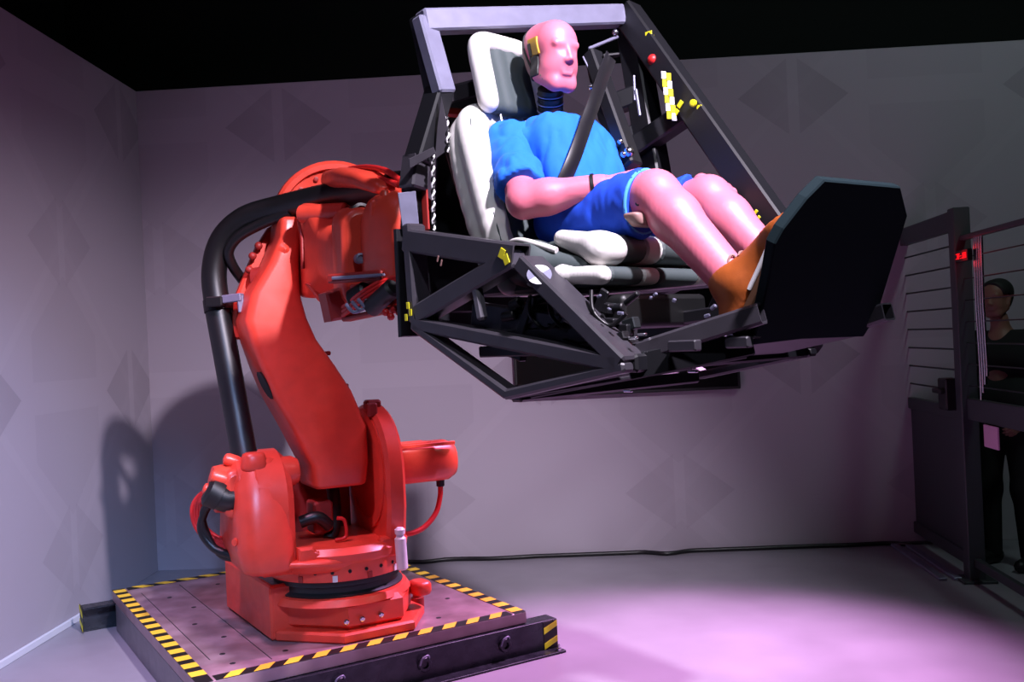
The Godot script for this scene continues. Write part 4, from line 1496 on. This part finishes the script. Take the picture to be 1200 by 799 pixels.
	pod(st, [[K(-0.1, 0, -0.26), SR, Vector3.UP, 0.42, 0.1, 0.02], [K(0.38, 0, -0.26), SR, Vector3.UP, 0.42, 0.1, 0.02]], 0.015)
	var me := obj("mechanism_housing", st, M.black_plastic, t)
	for s in [0.27, -0.27]:
		st = mb()
		bar(st, K(-0.14, s, -0.36), K(0.46, s, -0.36), 0.05, 0.035, Vector3.UP, 0.004)
		bar(st, K(-0.1, s, -0.32), K(0.4, s, -0.32), 0.03, 0.05, Vector3.UP, 0.004)
		obj("slide_rail", st, M.black_steel, t)
		st = mb()
		bar(st, K(0.02, s * 1.06, -0.34), K(0.1, s * 1.06, -0.2), 0.03, 0.012, SR, 0.003)
		obj("lift_link", st, M.black_steel, t)
		st = mb()
		bar(st, K(0.3, s * 1.06, -0.34), K(0.38, s * 1.06, -0.2), 0.03, 0.012, SR, 0.003)
		obj("lift_link", st, M.black_steel, t)
	for k in 34:
		st = mb()
		var c := K(rng.randf_range(-0.05, 0.44), 0.2 + rng.randf() * 0.1, rng.randf_range(-0.38, -0.21))
		if k % 3 == 0:
			rod(st, c, c + SF * rng.randf_range(0.03, 0.08) + Vector3.UP * rng.randf_range(-0.03, 0.03), rng.randf_range(0.008, 0.016))
		else:
			box(st, c, Vector3(rng.randf_range(0.02, 0.07), rng.randf_range(0.015, 0.04), 0.03), Basis(SF, Vector3.UP, -SR).rotated(SR, rng.randf_range(-0.4, 0.4)), 0.003)
		obj("mechanism_piece", st, M.black_steel if k % 4 else M.dark_ring, me)
	for q in [[763, 349], [768, 345], [790, 352], [836, 360], [829, 370], [714, 362], [727, 367], [702, 347]]:
		st = mb()
		var c := on_plane(q[0], q[1], K(0, 0.34, 0), SR)
		box(st, c, Vector3(rng.randf_range(0.008, 0.02), rng.randf_range(0.005, 0.011), 0.008), Basis(SF, Vector3.UP, -SR).rotated(SR, rng.randf_range(-0.6, 0.6)), 0.002)
		obj("bright_clip", st, M.bare_steel, me)
	for k in 4:
		st = mb()
		var a := K(0.1 + 0.08 * k, 0.3, -0.2)
		tube(st, spline([a, a + SF * 0.03 + SR * 0.03 - Vector3.UP * 0.06, a + SF * 0.07 + SR * 0.01 - Vector3.UP * 0.1, a + SF * 0.12 - Vector3.UP * 0.07]), 0.006, 7)
		obj("cable", st, M.hose_rubber, me)

# ---------------------------------------------------------------- hands
func hand(f: Array, wrist: Vector3, along: Vector3, down: Vector3, thumb: Vector3, curl: float, size := 1.0) -> void:
	# f: [Field]; palm then five chains of bones
	var fd: Field = f[0]
	along = along.normalized()
	thumb = (thumb - along * thumb.dot(along)).normalized()
	down = (down - along * down.dot(along) - thumb * down.dot(thumb)).normalized()
	for k in 4:
		var s := (0.027 - 0.018 * k) * size
		fd.bone(wrist + thumb * s * 0.7, wrist + along * 0.088 * size + thumb * s, 0.017 * size, 0.0125 * size)
		var l: float = [0.076, 0.085, 0.078, 0.062][k] * size
		var p := wrist + along * 0.09 * size + thumb * s
		var a := curl * 0.55
		for j in 3:
			var q: Vector3 = p + (along * cos(a) + down * sin(a) + thumb * (0.06 - 0.04 * k)).normalized() * l * [0.45, 0.31, 0.24][j]
			fd.bone(p, q, (0.0098 - 0.0008 * j) * size, (0.0092 - 0.0008 * j) * size)
			p = q
			a += curl * 0.75
	var b := wrist + along * 0.025 * size + thumb * 0.025 * size + down * 0.004
	var c := b + (along * 0.75 + thumb * 0.7).normalized() * 0.045 * size
	var d := c + (along * 0.95 + thumb * 0.25 + down * 0.3).normalized() * 0.034 * size
	var e := d + (along + down * 0.4).normalized() * 0.027 * size
	fd.bone(b, c, 0.016 * size, 0.0125 * size)
	fd.bone(c, d, 0.0118 * size, 0.0105 * size)
	fd.bone(d, e, 0.0105 * size, 0.009 * size)

# ---------------------------------------------------------------- heads: a function of a point in head axes (x to its own left, y up, z forward), metres
func head_field() -> Field:
	var f := Field.new()
	f.k = 0.022
	f.bone(Vector3(0, 0.05, -0.03), Vector3(0, 0.046, 0.022), 0.076, 0.072)
	f.bone(Vector3(0, 0.0, -0.035), Vector3(0, -0.01, 0.036), 0.062, 0.058)
	f.bone(Vector3(-0.022, -0.04, 0.03), Vector3(0.022, -0.04, 0.03), 0.042, 0.042)
	f.bone(Vector3(-0.024, -0.084, 0.044), Vector3(0.024, -0.084, 0.044), 0.022, 0.022)
	f.bone(Vector3(-0.05, -0.05, -0.01), Vector3(-0.03, -0.085, 0.04), 0.022, 0.02)
	f.bone(Vector3(0.05, -0.05, -0.01), Vector3(0.03, -0.085, 0.04), 0.022, 0.02)
	return f

func face(p: Vector3, d: float) -> float:
	if p.z > 0.03 and absf(p.x) < 0.07 and p.y < 0.06:
		for s in [-1.0, 1.0]:
			# eye hollow with a shallow closed lid
			var e := (p - Vector3(0.032 * s, 0.006, 0.116))
			e.y *= 1.25
			var q: float = 0.0245 - e.length()
			var m: float = 0.016 - absf(d - q)
			d = maxf(d, q) + (m * m * 0.25 / 0.016 if m > 0 else 0.0)
			# wing of the nose
			q = (p - Vector3(0.0095 * s, -0.024, 0.092)).length() - 0.008
			m = 0.008 - absf(d - q)
			d = minf(d, q) - (m * m * 0.25 / 0.008 if m > 0 else 0.0)
		# brow, nose, lips
		for b in [[Vector3(-0.04, 0.028, 0.081), Vector3(0.04, 0.028, 0.081), 0.008, 0.008, 0.016], [Vector3(0, 0.018, 0.089), Vector3(0, -0.021, 0.0995), 0.0065, 0.0085, 0.008], [Vector3(-0.016, -0.05, 0.0725), Vector3(0.016, -0.05, 0.0725), 0.0065, 0.0065, 0.008], [Vector3(-0.013, -0.06, 0.0725), Vector3(0.013, -0.06, 0.0725), 0.007, 0.007, 0.008]]:
			var pa: Vector3 = p - b[0]
			var ba: Vector3 = b[1] - b[0]
			var h := clampf(pa.dot(ba) / ba.length_squared(), 0, 1)
			var q: float = (pa - ba * h).length() - lerpf(b[2], b[3], h)
			var m: float = b[4] - absf(d - q)
			d = minf(d, q) - (m * m * 0.25 / b[4] if m > 0 else 0.0)
		# the slit between the lips
		var c := Vector2(p.y + 0.0552, p.z - 0.083)
		if absf(p.x) < 0.021:
			d = maxf(d, 0.003 - c.length())
	return d

# meshes a head; keep(p) tells with a signed distance what is kept, for patches laid on it
func grow_head(st: SurfaceTool, at: Vector3, b: Basis, k: float, c: float, off := 0.0, keep = null, ears := false, tall := 1.0) -> void:
	var f := head_field()
	if ears:
		for s in [-1, 1]:
			f.bone(Vector3(0.074 * s, 0.012, -0.012), Vector3(0.07 * s, -0.026, -0.004), 0.011, 0.009)
	var inv := b.transposed()
	var fn := func(p: Vector3) -> float:
		var q := inv * (p - at) / k
		q.y /= tall
		var d := face(q, f.at(q)) * k - off
		if keep != null:
			d = maxf(d, keep.call(q))
		return d
	var r := 0.16 * k
	nets(st, fn, AABB(at - Vector3.ONE * r, Vector3.ONE * 2 * r), c)

# ---------------------------------------------------------------- the crash test dummy
func make_dummy() -> void:
	var neck := P(645, 140, 3.36)
	var hip_r := P(670, 256, 3.1)
	var knee_r := P(768, 228, 2.83)
	var ank_r := P(866, 338, 2.62)
	var hip_l := P(722, 258, 3.3)
	var knee_l := P(830, 232, 3.07)
	var ank_l := P(908, 312, 2.9)
	var sh_r := P(597, 170, 3.23)
	var el_r := P(614, 236, 3.0)
	var wr_r := P(704, 218, 2.95)
	var sh_l := sh_r - SR * 0.37
	var el_l := P(770, 240, 3.42)
	var wr_l := P(818, 222, 3.22)
	var pelvis := (hip_r + hip_l) / 2
	var t := thing("crash_test_dummy", "pink crash test dummy in blue shirt and shorts, sitting strapped in the car seat", "dummy", pelvis + Vector3.DOWN * 0.1)
	# --- body: torso, limbs, hands and head in one mesh
	var st := mb()
	var f := Field.new()
	f.k = 0.03
	f.bone(sh_r, el_r, 0.058, 0.05)
	f.bone(el_r, el_r.lerp(wr_r, 0.3), 0.049, 0.052)
	f.bone(el_r.lerp(wr_r, 0.3), wr_r, 0.052, 0.036)
	f.bone(sh_l, el_l, 0.056, 0.054)
	f.bone(el_l, wr_l, 0.054, 0.036)
	f.bone(sh_r, sh_l, 0.05, 0.05)
	f.bone(neck.lerp(pelvis, 0.25), pelvis, 0.1, 0.1)
	f.bone(hip_r, knee_r, 0.074, 0.066)
	f.bone(hip_l, knee_l, 0.074, 0.066)
	for q in [[knee_r, ank_r], [knee_l, ank_l]]:
		var d: Vector3 = (q[1] - q[0]).normalized()
		f.bone(q[0], q[0] + d * 0.1, 0.068, 0.069)
		f.bone(q[0] + d * 0.1, q[1], 0.069, 0.054)
	var folds := FastNoiseLite.new()
	folds.seed = 4
	folds.frequency = 6.0
	folds.fractal_type = FastNoiseLite.FRACTAL_RIDGED
	folds.fractal_octaves = 2
	grow(st, f, 0.0105)
	var hf := Field.new()
	hf.k = 0.007
	hf.bone(wr_r - (wr_r - el_r).normalized() * 0.02, wr_r + (P(745, 205, 2.98) - wr_r).normalized() * 0.02, 0.034, 0.028)
	hand([hf], wr_r + (P(745, 205, 2.98) - wr_r).normalized() * 0.015, P(758, 203, 2.96) - wr_r, Vector3.DOWN * 0.8 + SF * 0.4, -SR, 0.75)
	grow(st, hf, 0.004)
	hf = Field.new()
	hf.k = 0.007
	var hl: Vector3 = P(822, 213, 3.18)
	hf.bone(wr_l, hl, 0.033, 0.028)
	hand([hf], hl, SF * 0.8 - SR * 0.3 - Vector3.UP * 0.25, Vector3.DOWN, SR, 0.8, 0.9)
	grow(st, hf, 0.004)
	var hy := deg_to_rad(33.0)
	var hz := Vector3(sin(hy), 0.03, cos(hy)).normalized()
	var hx := Vector3.UP.cross(hz).normalized()
	var hb := Basis(hx, hz.cross(hx), hz)
	var hc := P(647, 71, 3.28)
	const HK := 1.03
	const HT := 1.04
	grow_head(st, hc, hb, HK, 0.0036, 0.0, null, false, HT)
	obj("body", st, M.dummy_vinyl, t)
	# skull cap at the back, and the yellow and black target on the side of the head
	st = mb()
	grow_head(st, hc, hb, HK, 0.004, 0.003, func(q: Vector3) -> float: return maxf(q.z + 0.048 + 0.25 * (q.y - 0.02), -0.062 - q.y), false, HT)
	obj("skull_cap", st, M.dummy_plate, t)
	st = mb()
	grow_head(st, hc, hb, HK, 0.004, 0.0045, func(q: Vector3) -> float: return maxf(absf(q.z + 0.043 + 0.25 * (q.y - 0.02)) - 0.005, -0.066 - q.y), false, HT)
	obj("seam", st, M.black_plastic, t)
	st = mb()
	grow_head(st, hc, hb, HK, 0.003, 0.006, func(q: Vector3) -> float: return maxf(maxf(q.x, absf(q.z - 0.004) - 0.023), absf(q.y - 0.034) - 0.027), false, HT)
	var mk := obj("target_patch", st, M.patch_yellow, t)
	mk.set_meta("label", "yellow target patch on the side of the head")
	st = mb()
	grow_head(st, hc, hb, HK, 0.003, 0.0062, func(q: Vector3) -> float: return maxf(maxf(q.x, absf(q.z + 0.004) - 0.02), absf(q.y + 0.024) - 0.032), false, HT)
	obj("dark_patch", st, M.black_plastic, t)
	st = mb()
	grow_head(st, hc, hb, HK, 0.003, 0.0072, func(q: Vector3) -> float: return maxf(maxf(q.x, absf(q.z + 0.012) - 0.009), absf(q.y - 0.028) - 0.02), false, HT)
	obj("black_quadrant", st, M.hazard_black, mk)
	for q in [[-0.06, -0.06, 0.02], [-0.056, -0.072, 0.025]]:
		st = mb()
		ball(st, hc + hb * (Vector3(q[0], q[1], q[2]) * HK), 0.007, Vector3.ONE, 8)
		obj("screw", st, M.dummy_plate, t)
	# rubber neck with metal discs
	var n0 := hc + hb * Vector3(0, -0.085, -0.02)
	var nd := neck - n0
	var nl := nd.length()
	for k in 4:
		st = mb()
		var a := n0 + nd * (k / 4.0)
		lathe(st, a, nd, [Vector2(0.035, 0), Vector2(0.043, 0.003), Vector2(0.043, nl / 4 - 0.009), Vector2(0.035, nl / 4 - 0.005)], 22)
		obj("neck_disc", st, M.black_plastic, t)
		st = mb()
		lathe(st, a + nd.normalized() * (nl / 4 - 0.007), nd, [Vector2(0.03, 0), Vector2(0.046, 0), Vector2(0.046, 0.004), Vector2(0.03, 0.004)], 22)
		obj("neck_plate", st, M.bare_steel, t)
	# --- shirt
	st = mb()
	f = Field.new()
	f.k = 0.06
	var c1 := neck.lerp(pelvis, 0.3) + SF * 0.02
	var c2 := neck.lerp(pelvis, 0.62) + SF * 0.015
	f.bone(c1 + SR * 0.085, c1 - SR * 0.085, 0.108, 0.108)
	f.bone(c2 + SR * 0.07, c2 - SR * 0.07, 0.112, 0.112)
	f.bone(pelvis + SR * 0.08 + Vector3.UP * 0.02, pelvis - SR * 0.08 + Vector3.UP * 0.02, 0.11, 0.11)
	f.bone(sh_r, sh_l, 0.062, 0.062)
	f.bone(neck + Vector3.DOWN * 0.05, neck + Vector3.UP * 0.004, 0.075, 0.055)
	f.cuts = [[neck + Vector3.UP * 0.012, Vector3.UP - SF * 0.2], [pelvis + Vector3.DOWN * 0.02, Vector3.DOWN]]
	f.fold = folds
	f.fold_size = 0.01
	f.fold_scale = Vector3(1.5, 0.4, 1.2)
	grow(st, f, 0.008)
	for q in [[sh_r, el_r, 0.8], [sh_l, el_l, 0.75]]:
		f = Field.new()
		f.k = 0.03
		var e: Vector3 = q[0].lerp(q[1], q[2])
		var d: Vector3 = (q[1] - q[0]).normalized()
		f.bone(q[0] - d * 0.02, e + d * 0.06, 0.073, 0.082)
		f.bone(q[0], neck.lerp(pelvis, 0.22), 0.07, 0.07)
		f.cuts = [[e, d]]
		f.fold = folds
		f.fold_size = 0.013
		f.fold_scale = Vector3(1.3, 0.6, 1.3)
		grow(st, f, 0.0075)
	obj("shirt", st, M.blue_cotton, t)
	# --- shorts
	st = mb()
	f = Field.new()
	f.k = 0.06
	f.bone(pelvis + SR * 0.085, pelvis - SR * 0.085, 0.104, 0.104)
	f.bone(pelvis + SR * 0.07 + Vector3.UP * 0.06, pelvis - SR * 0.07 + Vector3.UP * 0.06, 0.1, 0.1)
	f.cuts = [[pelvis + Vector3.UP * 0.06, Vector3.UP]]
	grow(st, f, 0.01)
	for q in [[hip_r, knee_r, 0.9], [hip_l, knee_l, 0.8]]:
		f = Field.new()
		f.k = 0.05
		var d: Vector3 = (q[1] - q[0]).normalized()
		var e: Vector3 = q[0].lerp(q[1], q[2])
		f.bone(q[0] - d * 0.04, q[1] + d * 0.05, 0.1, 0.082)
		f.bone(q[0] + d * 0.05 + Vector3.DOWN * 0.03, q[1] + d * 0.03 + Vector3.DOWN * 0.035, 0.09, 0.075)
		f.cuts = [[e, (d + Vector3.UP * -0.25).normalized()]]
		f.fold = folds
		f.fold_size = 0.009
		f.fold_scale = Vector3(1.3, 0.5, 1.3)
		grow(st, f, 0.0085)
	var sh := obj("shorts", st, M.blue_shorts, t)
	for q in [[hip_r, knee_r, 0.9]]:
		var d: Vector3 = (q[1] - q[0]).normalized()
		var n := (d + Vector3.UP * -0.25).normalized()
		var fx := axes(n)
		for k in 1:
			st = mb()
			var ring := []
			for j in 33:
				var a := TAU * j / 32
				ring.append(q[0].lerp(q[1], q[2] - 0.02) + Vector3.DOWN * 0.012 + (fx.x * cos(a) * 0.084 + fx.y * sin(a) * 0.092))
			tube(st, ring, 0.006, 7)
			obj("hem", st, M.hem_blue, sh)
	# --- knee and ankle joints
	for q in [[P(746, 236, 2.785), 0.013], [P(753, 243, 2.775), 0.009], [P(842, 343, 2.6), 0.01], [P(851, 349, 2.59), 0.01]]:
		st = mb()
		lathe(st, q[0] - SR * 0.02, SR, [Vector2(q[1], -0.02), Vector2(q[1], 0.012), Vector2(q[1] * 0.6, 0.014), Vector2(q[1] * 0.5, 0.006)], 14)
		obj("joint_bolt", st, M.black_plastic, t)
	st = mb()
	pod(st, [[P(748, 250, 2.82), SR, SF, 0.1, 0.06, 0.02], [P(756, 266, 2.82), SR, SF, 0.09, 0.05, 0.02]], 0.01)
	obj("knee_block", st, M.dummy_plate, t)
	# black wrist band
	st = mb()
	var wd := (wr_r - el_r).normalized()
	lathe(st, wr_r - wd * 0.022, wd, [Vector2(0.036, -0.004), Vector2(0.042, -0.004), Vector2(0.042, 0.006), Vector2(0.036, 0.006)], 22)
	obj("wrist_band", st, M.black_plastic, t)
	# --- boots
	var sd := (SF * 0.16 + Vector3.UP * 0.26).normalized()
	var bn := (SF * 0.85 - Vector3.UP * 0.52).normalized()
	var bq := P(902, 330, 2.53)
	for q in [[ank_r, 0.0], [ank_l, 0.0]]:
		var a: Vector3 = q[0]
		var on := a - bn * (a - bq).dot(bn)             # foot of the ankle on the board
		var heel := on - sd * 0.075 - bn * 0.05
		var toe := on + sd * 0.275 - bn * 0.042
		var bt := thing_part(t, "boot")
		st = mb()
		f = Field.new()
		f.k = 0.035
		f.bone(heel, toe, 0.04, 0.04)
		f.bone(toe - sd * 0.08 + SR * 0.015, toe - sd * 0.03 - SR * 0.015, 0.044, 0.042)
		f.bone(a - (a - heel).normalized() * 0.01, heel + sd * 0.02, 0.056, 0.05)
		f.bone(a + (knee_r - ank_r).normalized() * 0.035, a + sd * 0.015, 0.062, 0.06)
		f.bone(a + sd * 0.03, toe - sd * 0.06, 0.05, 0.04)
		f.cuts = [[on - bn * 0.026, bn], [a + (knee_r - ank_r).normalized() * 0.06, (knee_r - ank_r).normalized() + sd * 0.2]]
		grow(st, f, 0.008)
		obj("upper", st, M.tan_leather, bt)
		st = mb()
		var out := []
		var pr := [[-0.045, 0.0], [-0.035, -0.035], [0.0, -0.047], [0.16, -0.046], [0.26, -0.05], [0.31, -0.04], [0.338, 0.0], [0.31, 0.04], [0.26, 0.05], [0.16, 0.046], [0.0, 0.047], [-0.035, 0.035]]
		for v in pr:
			out.append(heel - bn * (heel - on).dot(bn) + sd * v[0] + SR * v[1] - bn * 0.027)
		plate(st, out, bn, 0.024, 0.004)
		obj("sole", st, M.boot_sole, bt)
		st = mb()
		var welt := []
		for v in [[0.1, 0.046], [0.16, 0.047], [0.26, 0.051], [0.312, 0.041], [0.34, 0.0], [0.312, -0.041]]:
			welt.append(heel - bn * (heel - on).dot(bn) + sd * v[0] + SR * v[1] - bn * 0.032)
		tube(st, spline(welt, 5), 0.0065, 8)
		obj("welt", st, M.sticker_white, bt)
		st = mb()
		var lp := a + sd * 0.055 - bn * 0.02
		for k in 2:
			var s := SR * (1 if k else -1)
			tube(st, spline([lp, lp + s * 0.02 - bn * 0.03 + sd * 0.02, lp + s * 0.035 - bn * 0.02 - sd * 0.01, lp + s * 0.005 - bn * 0.005], 5), 0.0035, 7)
		tube(st, spline([lp - SR * 0.04 + sd * 0.03, lp - bn * 0.02 + sd * 0.035, lp + SR * 0.04 + sd * 0.03], 5), 0.0035, 7)
		obj("lace", st, M.dummy_plate, bt)

# ---------------------------------------------------------------- the seat belt
func make_belt() -> void:
	var t := thing("seat_belt", "dark webbing seat belt running diagonally across the blue shirt of the dummy", "seat belt", P(663, 212, 3.0))
	var path := [[716, 66, 3.5, 16], [706, 92, 3.33, 17], [697, 118, 3.225, 19], [688, 142, 3.165, 22], [679, 168, 3.1, 24], [669, 194, 3.06, 25], [656, 222, 3.05, 25], [650, 240, 3.08, 25]]
	var pts := []
	for q in path:
		pts.append(P(q[0], q[1], q[2]))
	var sp := spline(pts, 5)
	var rings := []
	for i in sp.size():
		var z: Vector3 = (sp[mini(i + 1, sp.size() - 1)] - sp[maxi(i - 1, 0)]).normalized()
		var n: Vector3 = (SF * 0.95 + Vector3.UP * 0.3)
		var x := z.cross(n).normalized()
		n = x.cross(z).normalized()
		rings.append(oct(sp[i], Basis(x, n, z), 0.05, 0.004, 0.001))
	var st := mb()
	loft(st, rings, 1)
	obj("webbing", st, M.belt_webbing, t)
	st = mb()
	bar(st, P(706, 66, 3.5), P(726, 64, 3.5), 0.03, 0.012, Vector3.UP, 0.004)
	obj("guide", st, M.black_plastic, t)

# ---------------------------------------------------------------- the visitor behind the fence
func make_visitor() -> void:
	var at := Vector3(3.16, 0, -6.35)
	var t := thing("person", "person in dark clothes standing behind the wire fence at the right edge", "person", at)
	var fw := Vector3(-0.8, 0, 0.6)
	var rt := Vector3(-0.6, 0, -0.8)
	var b := func(r: float, y: float, z: float) -> Vector3: return at + rt * r + Vector3.UP * y + fw * z
	var st := mb()
	var f := Field.new()
	f.k = 0.03
	f.bone(b.call(0, 1.48, -0.02), b.call(0, 1.6, 0.01), 0.06, 0.055)
	f.bone(b.call(0, 1.0, 0), b.call(0, 1.45, -0.02), 0.1, 0.1)
	for s in [-1, 1]:
		f.bone(b.call(0.09 * s, 0.92, 0), b.call(0.11 * s, 0.5, 0.01), 0.075, 0.05)
		f.bone(b.call(0.11 * s, 0.5, 0.01), b.call(0.12 * s, 0.1, -0.02), 0.05, 0.035)
		f.bone(b.call(0.19 * s, 1.44, -0.02), b.call(0.25 * s, 1.14, -0.03), 0.045, 0.038)
		f.bone(b.call(0.25 * s, 1.14, -0.03), b.call(0.2 * s, 0.98, 0.15), 0.036, 0.028)
	grow(st, f, 0.018)
	for s in [-1, 1]:
		var hf := Field.new()
		hf.k = 0.007
		hand([hf], b.call(0.2 * s, 0.98, 0.15), fw * 0.7 + Vector3.DOWN * 0.6 - rt * 0.2 * s, -rt * s, Vector3.UP + fw * 0.3, 0.5)
		grow(st, hf, 0.0045)
	var hd: Vector3 = b.call(0, 1.72, 0.03)
	var hx := Vector3.UP.cross(fw)
	grow_head(st, hd, Basis(hx, Vector3.UP, fw), 1.03, 0.005, 0.0, null, true)
	obj("body", st, M.face_skin, t)
	st = mb()
	grow_head(st, hd, Basis(hx, Vector3.UP, fw), 1.03, 0.006, 0.012, func(q: Vector3) -> float: return maxf(0.035 - q.y - maxf(0.0, -q.z) * 1.6, q.z - 0.06 - 0.4 * (q.y - 0.06)))
	obj("hair", st, M.dark_hair, t)
	st = mb()
	f = Field.new()
	f.k = 0.06
	f.bone(b.call(0.1, 1.36, 0.0), b.call(-0.1, 1.36, 0.0), 0.125, 0.125)
	f.bone(b.call(0.08, 1.1, 0.01), b.call(-0.08, 1.1, 0.01), 0.13, 0.13)
	f.bone(b.call(0.08, 0.94, 0), b.call(-0.08, 0.94, 0), 0.125, 0.125)
	f.bone(b.call(0.19, 1.46, -0.02), b.call(-0.19, 1.46, -0.02), 0.065, 0.065)
	for s in [-1, 1]:
		f.bone(b.call(0.2 * s, 1.44, -0.02), b.call(0.25 * s, 1.14, -0.03), 0.065, 0.055)
		f.bone(b.call(0.25 * s, 1.14, -0.03), b.call(0.205 * s, 1.0, 0.13), 0.054, 0.043)
	f.cuts = [[b.call(0, 0.86, 0), Vector3.DOWN]]
	grow(st, f, 0.015)
	obj("jacket", st, M.dark_cloth, t)
	st = mb()
	f = Field.new()
	f.k = 0.05
	f.bone(b.call(0.07, 0.92, 0), b.call(-0.07, 0.92, 0), 0.12, 0.12)
	for s in [-1, 1]:
		f.bone(b.call(0.09 * s, 0.88, 0), b.call(0.11 * s, 0.5, 0.015), 0.095, 0.07)
		f.bone(b.call(0.11 * s, 0.5, 0.015), b.call(0.12 * s, 0.08, -0.01), 0.07, 0.058)
	f.cuts = [[b.call(0, 0.05, 0), Vector3.DOWN]]
	grow(st, f, 0.015)
	obj("trousers", st, M.navy_cloth, t)
	for s in [-1, 1]:
		st = mb()
		f = Field.new()
		f.k = 0.03
		f.bone(b.call(0.12 * s, 0.05, -0.05), b.call(0.135 * s, 0.04, 0.15), 0.045, 0.04)
		f.bone(b.call(0.12 * s, 0.1, -0.02), b.call(0.12 * s, 0.05, -0.02), 0.045, 0.048)
		f.cuts = [[b.call(0, 0.003, 0), Vector3.DOWN]]
		grow(st, f, 0.01)
		obj("shoe", st, M.black_plastic, t)

func _ready() -> void:
	make_materials()
	camera_and_light()
	make_room()
	make_platform()
	make_fence()
	make_robot()
	make_rig()
	make_seat()
	make_dummy()
	make_belt()
	make_visitor()
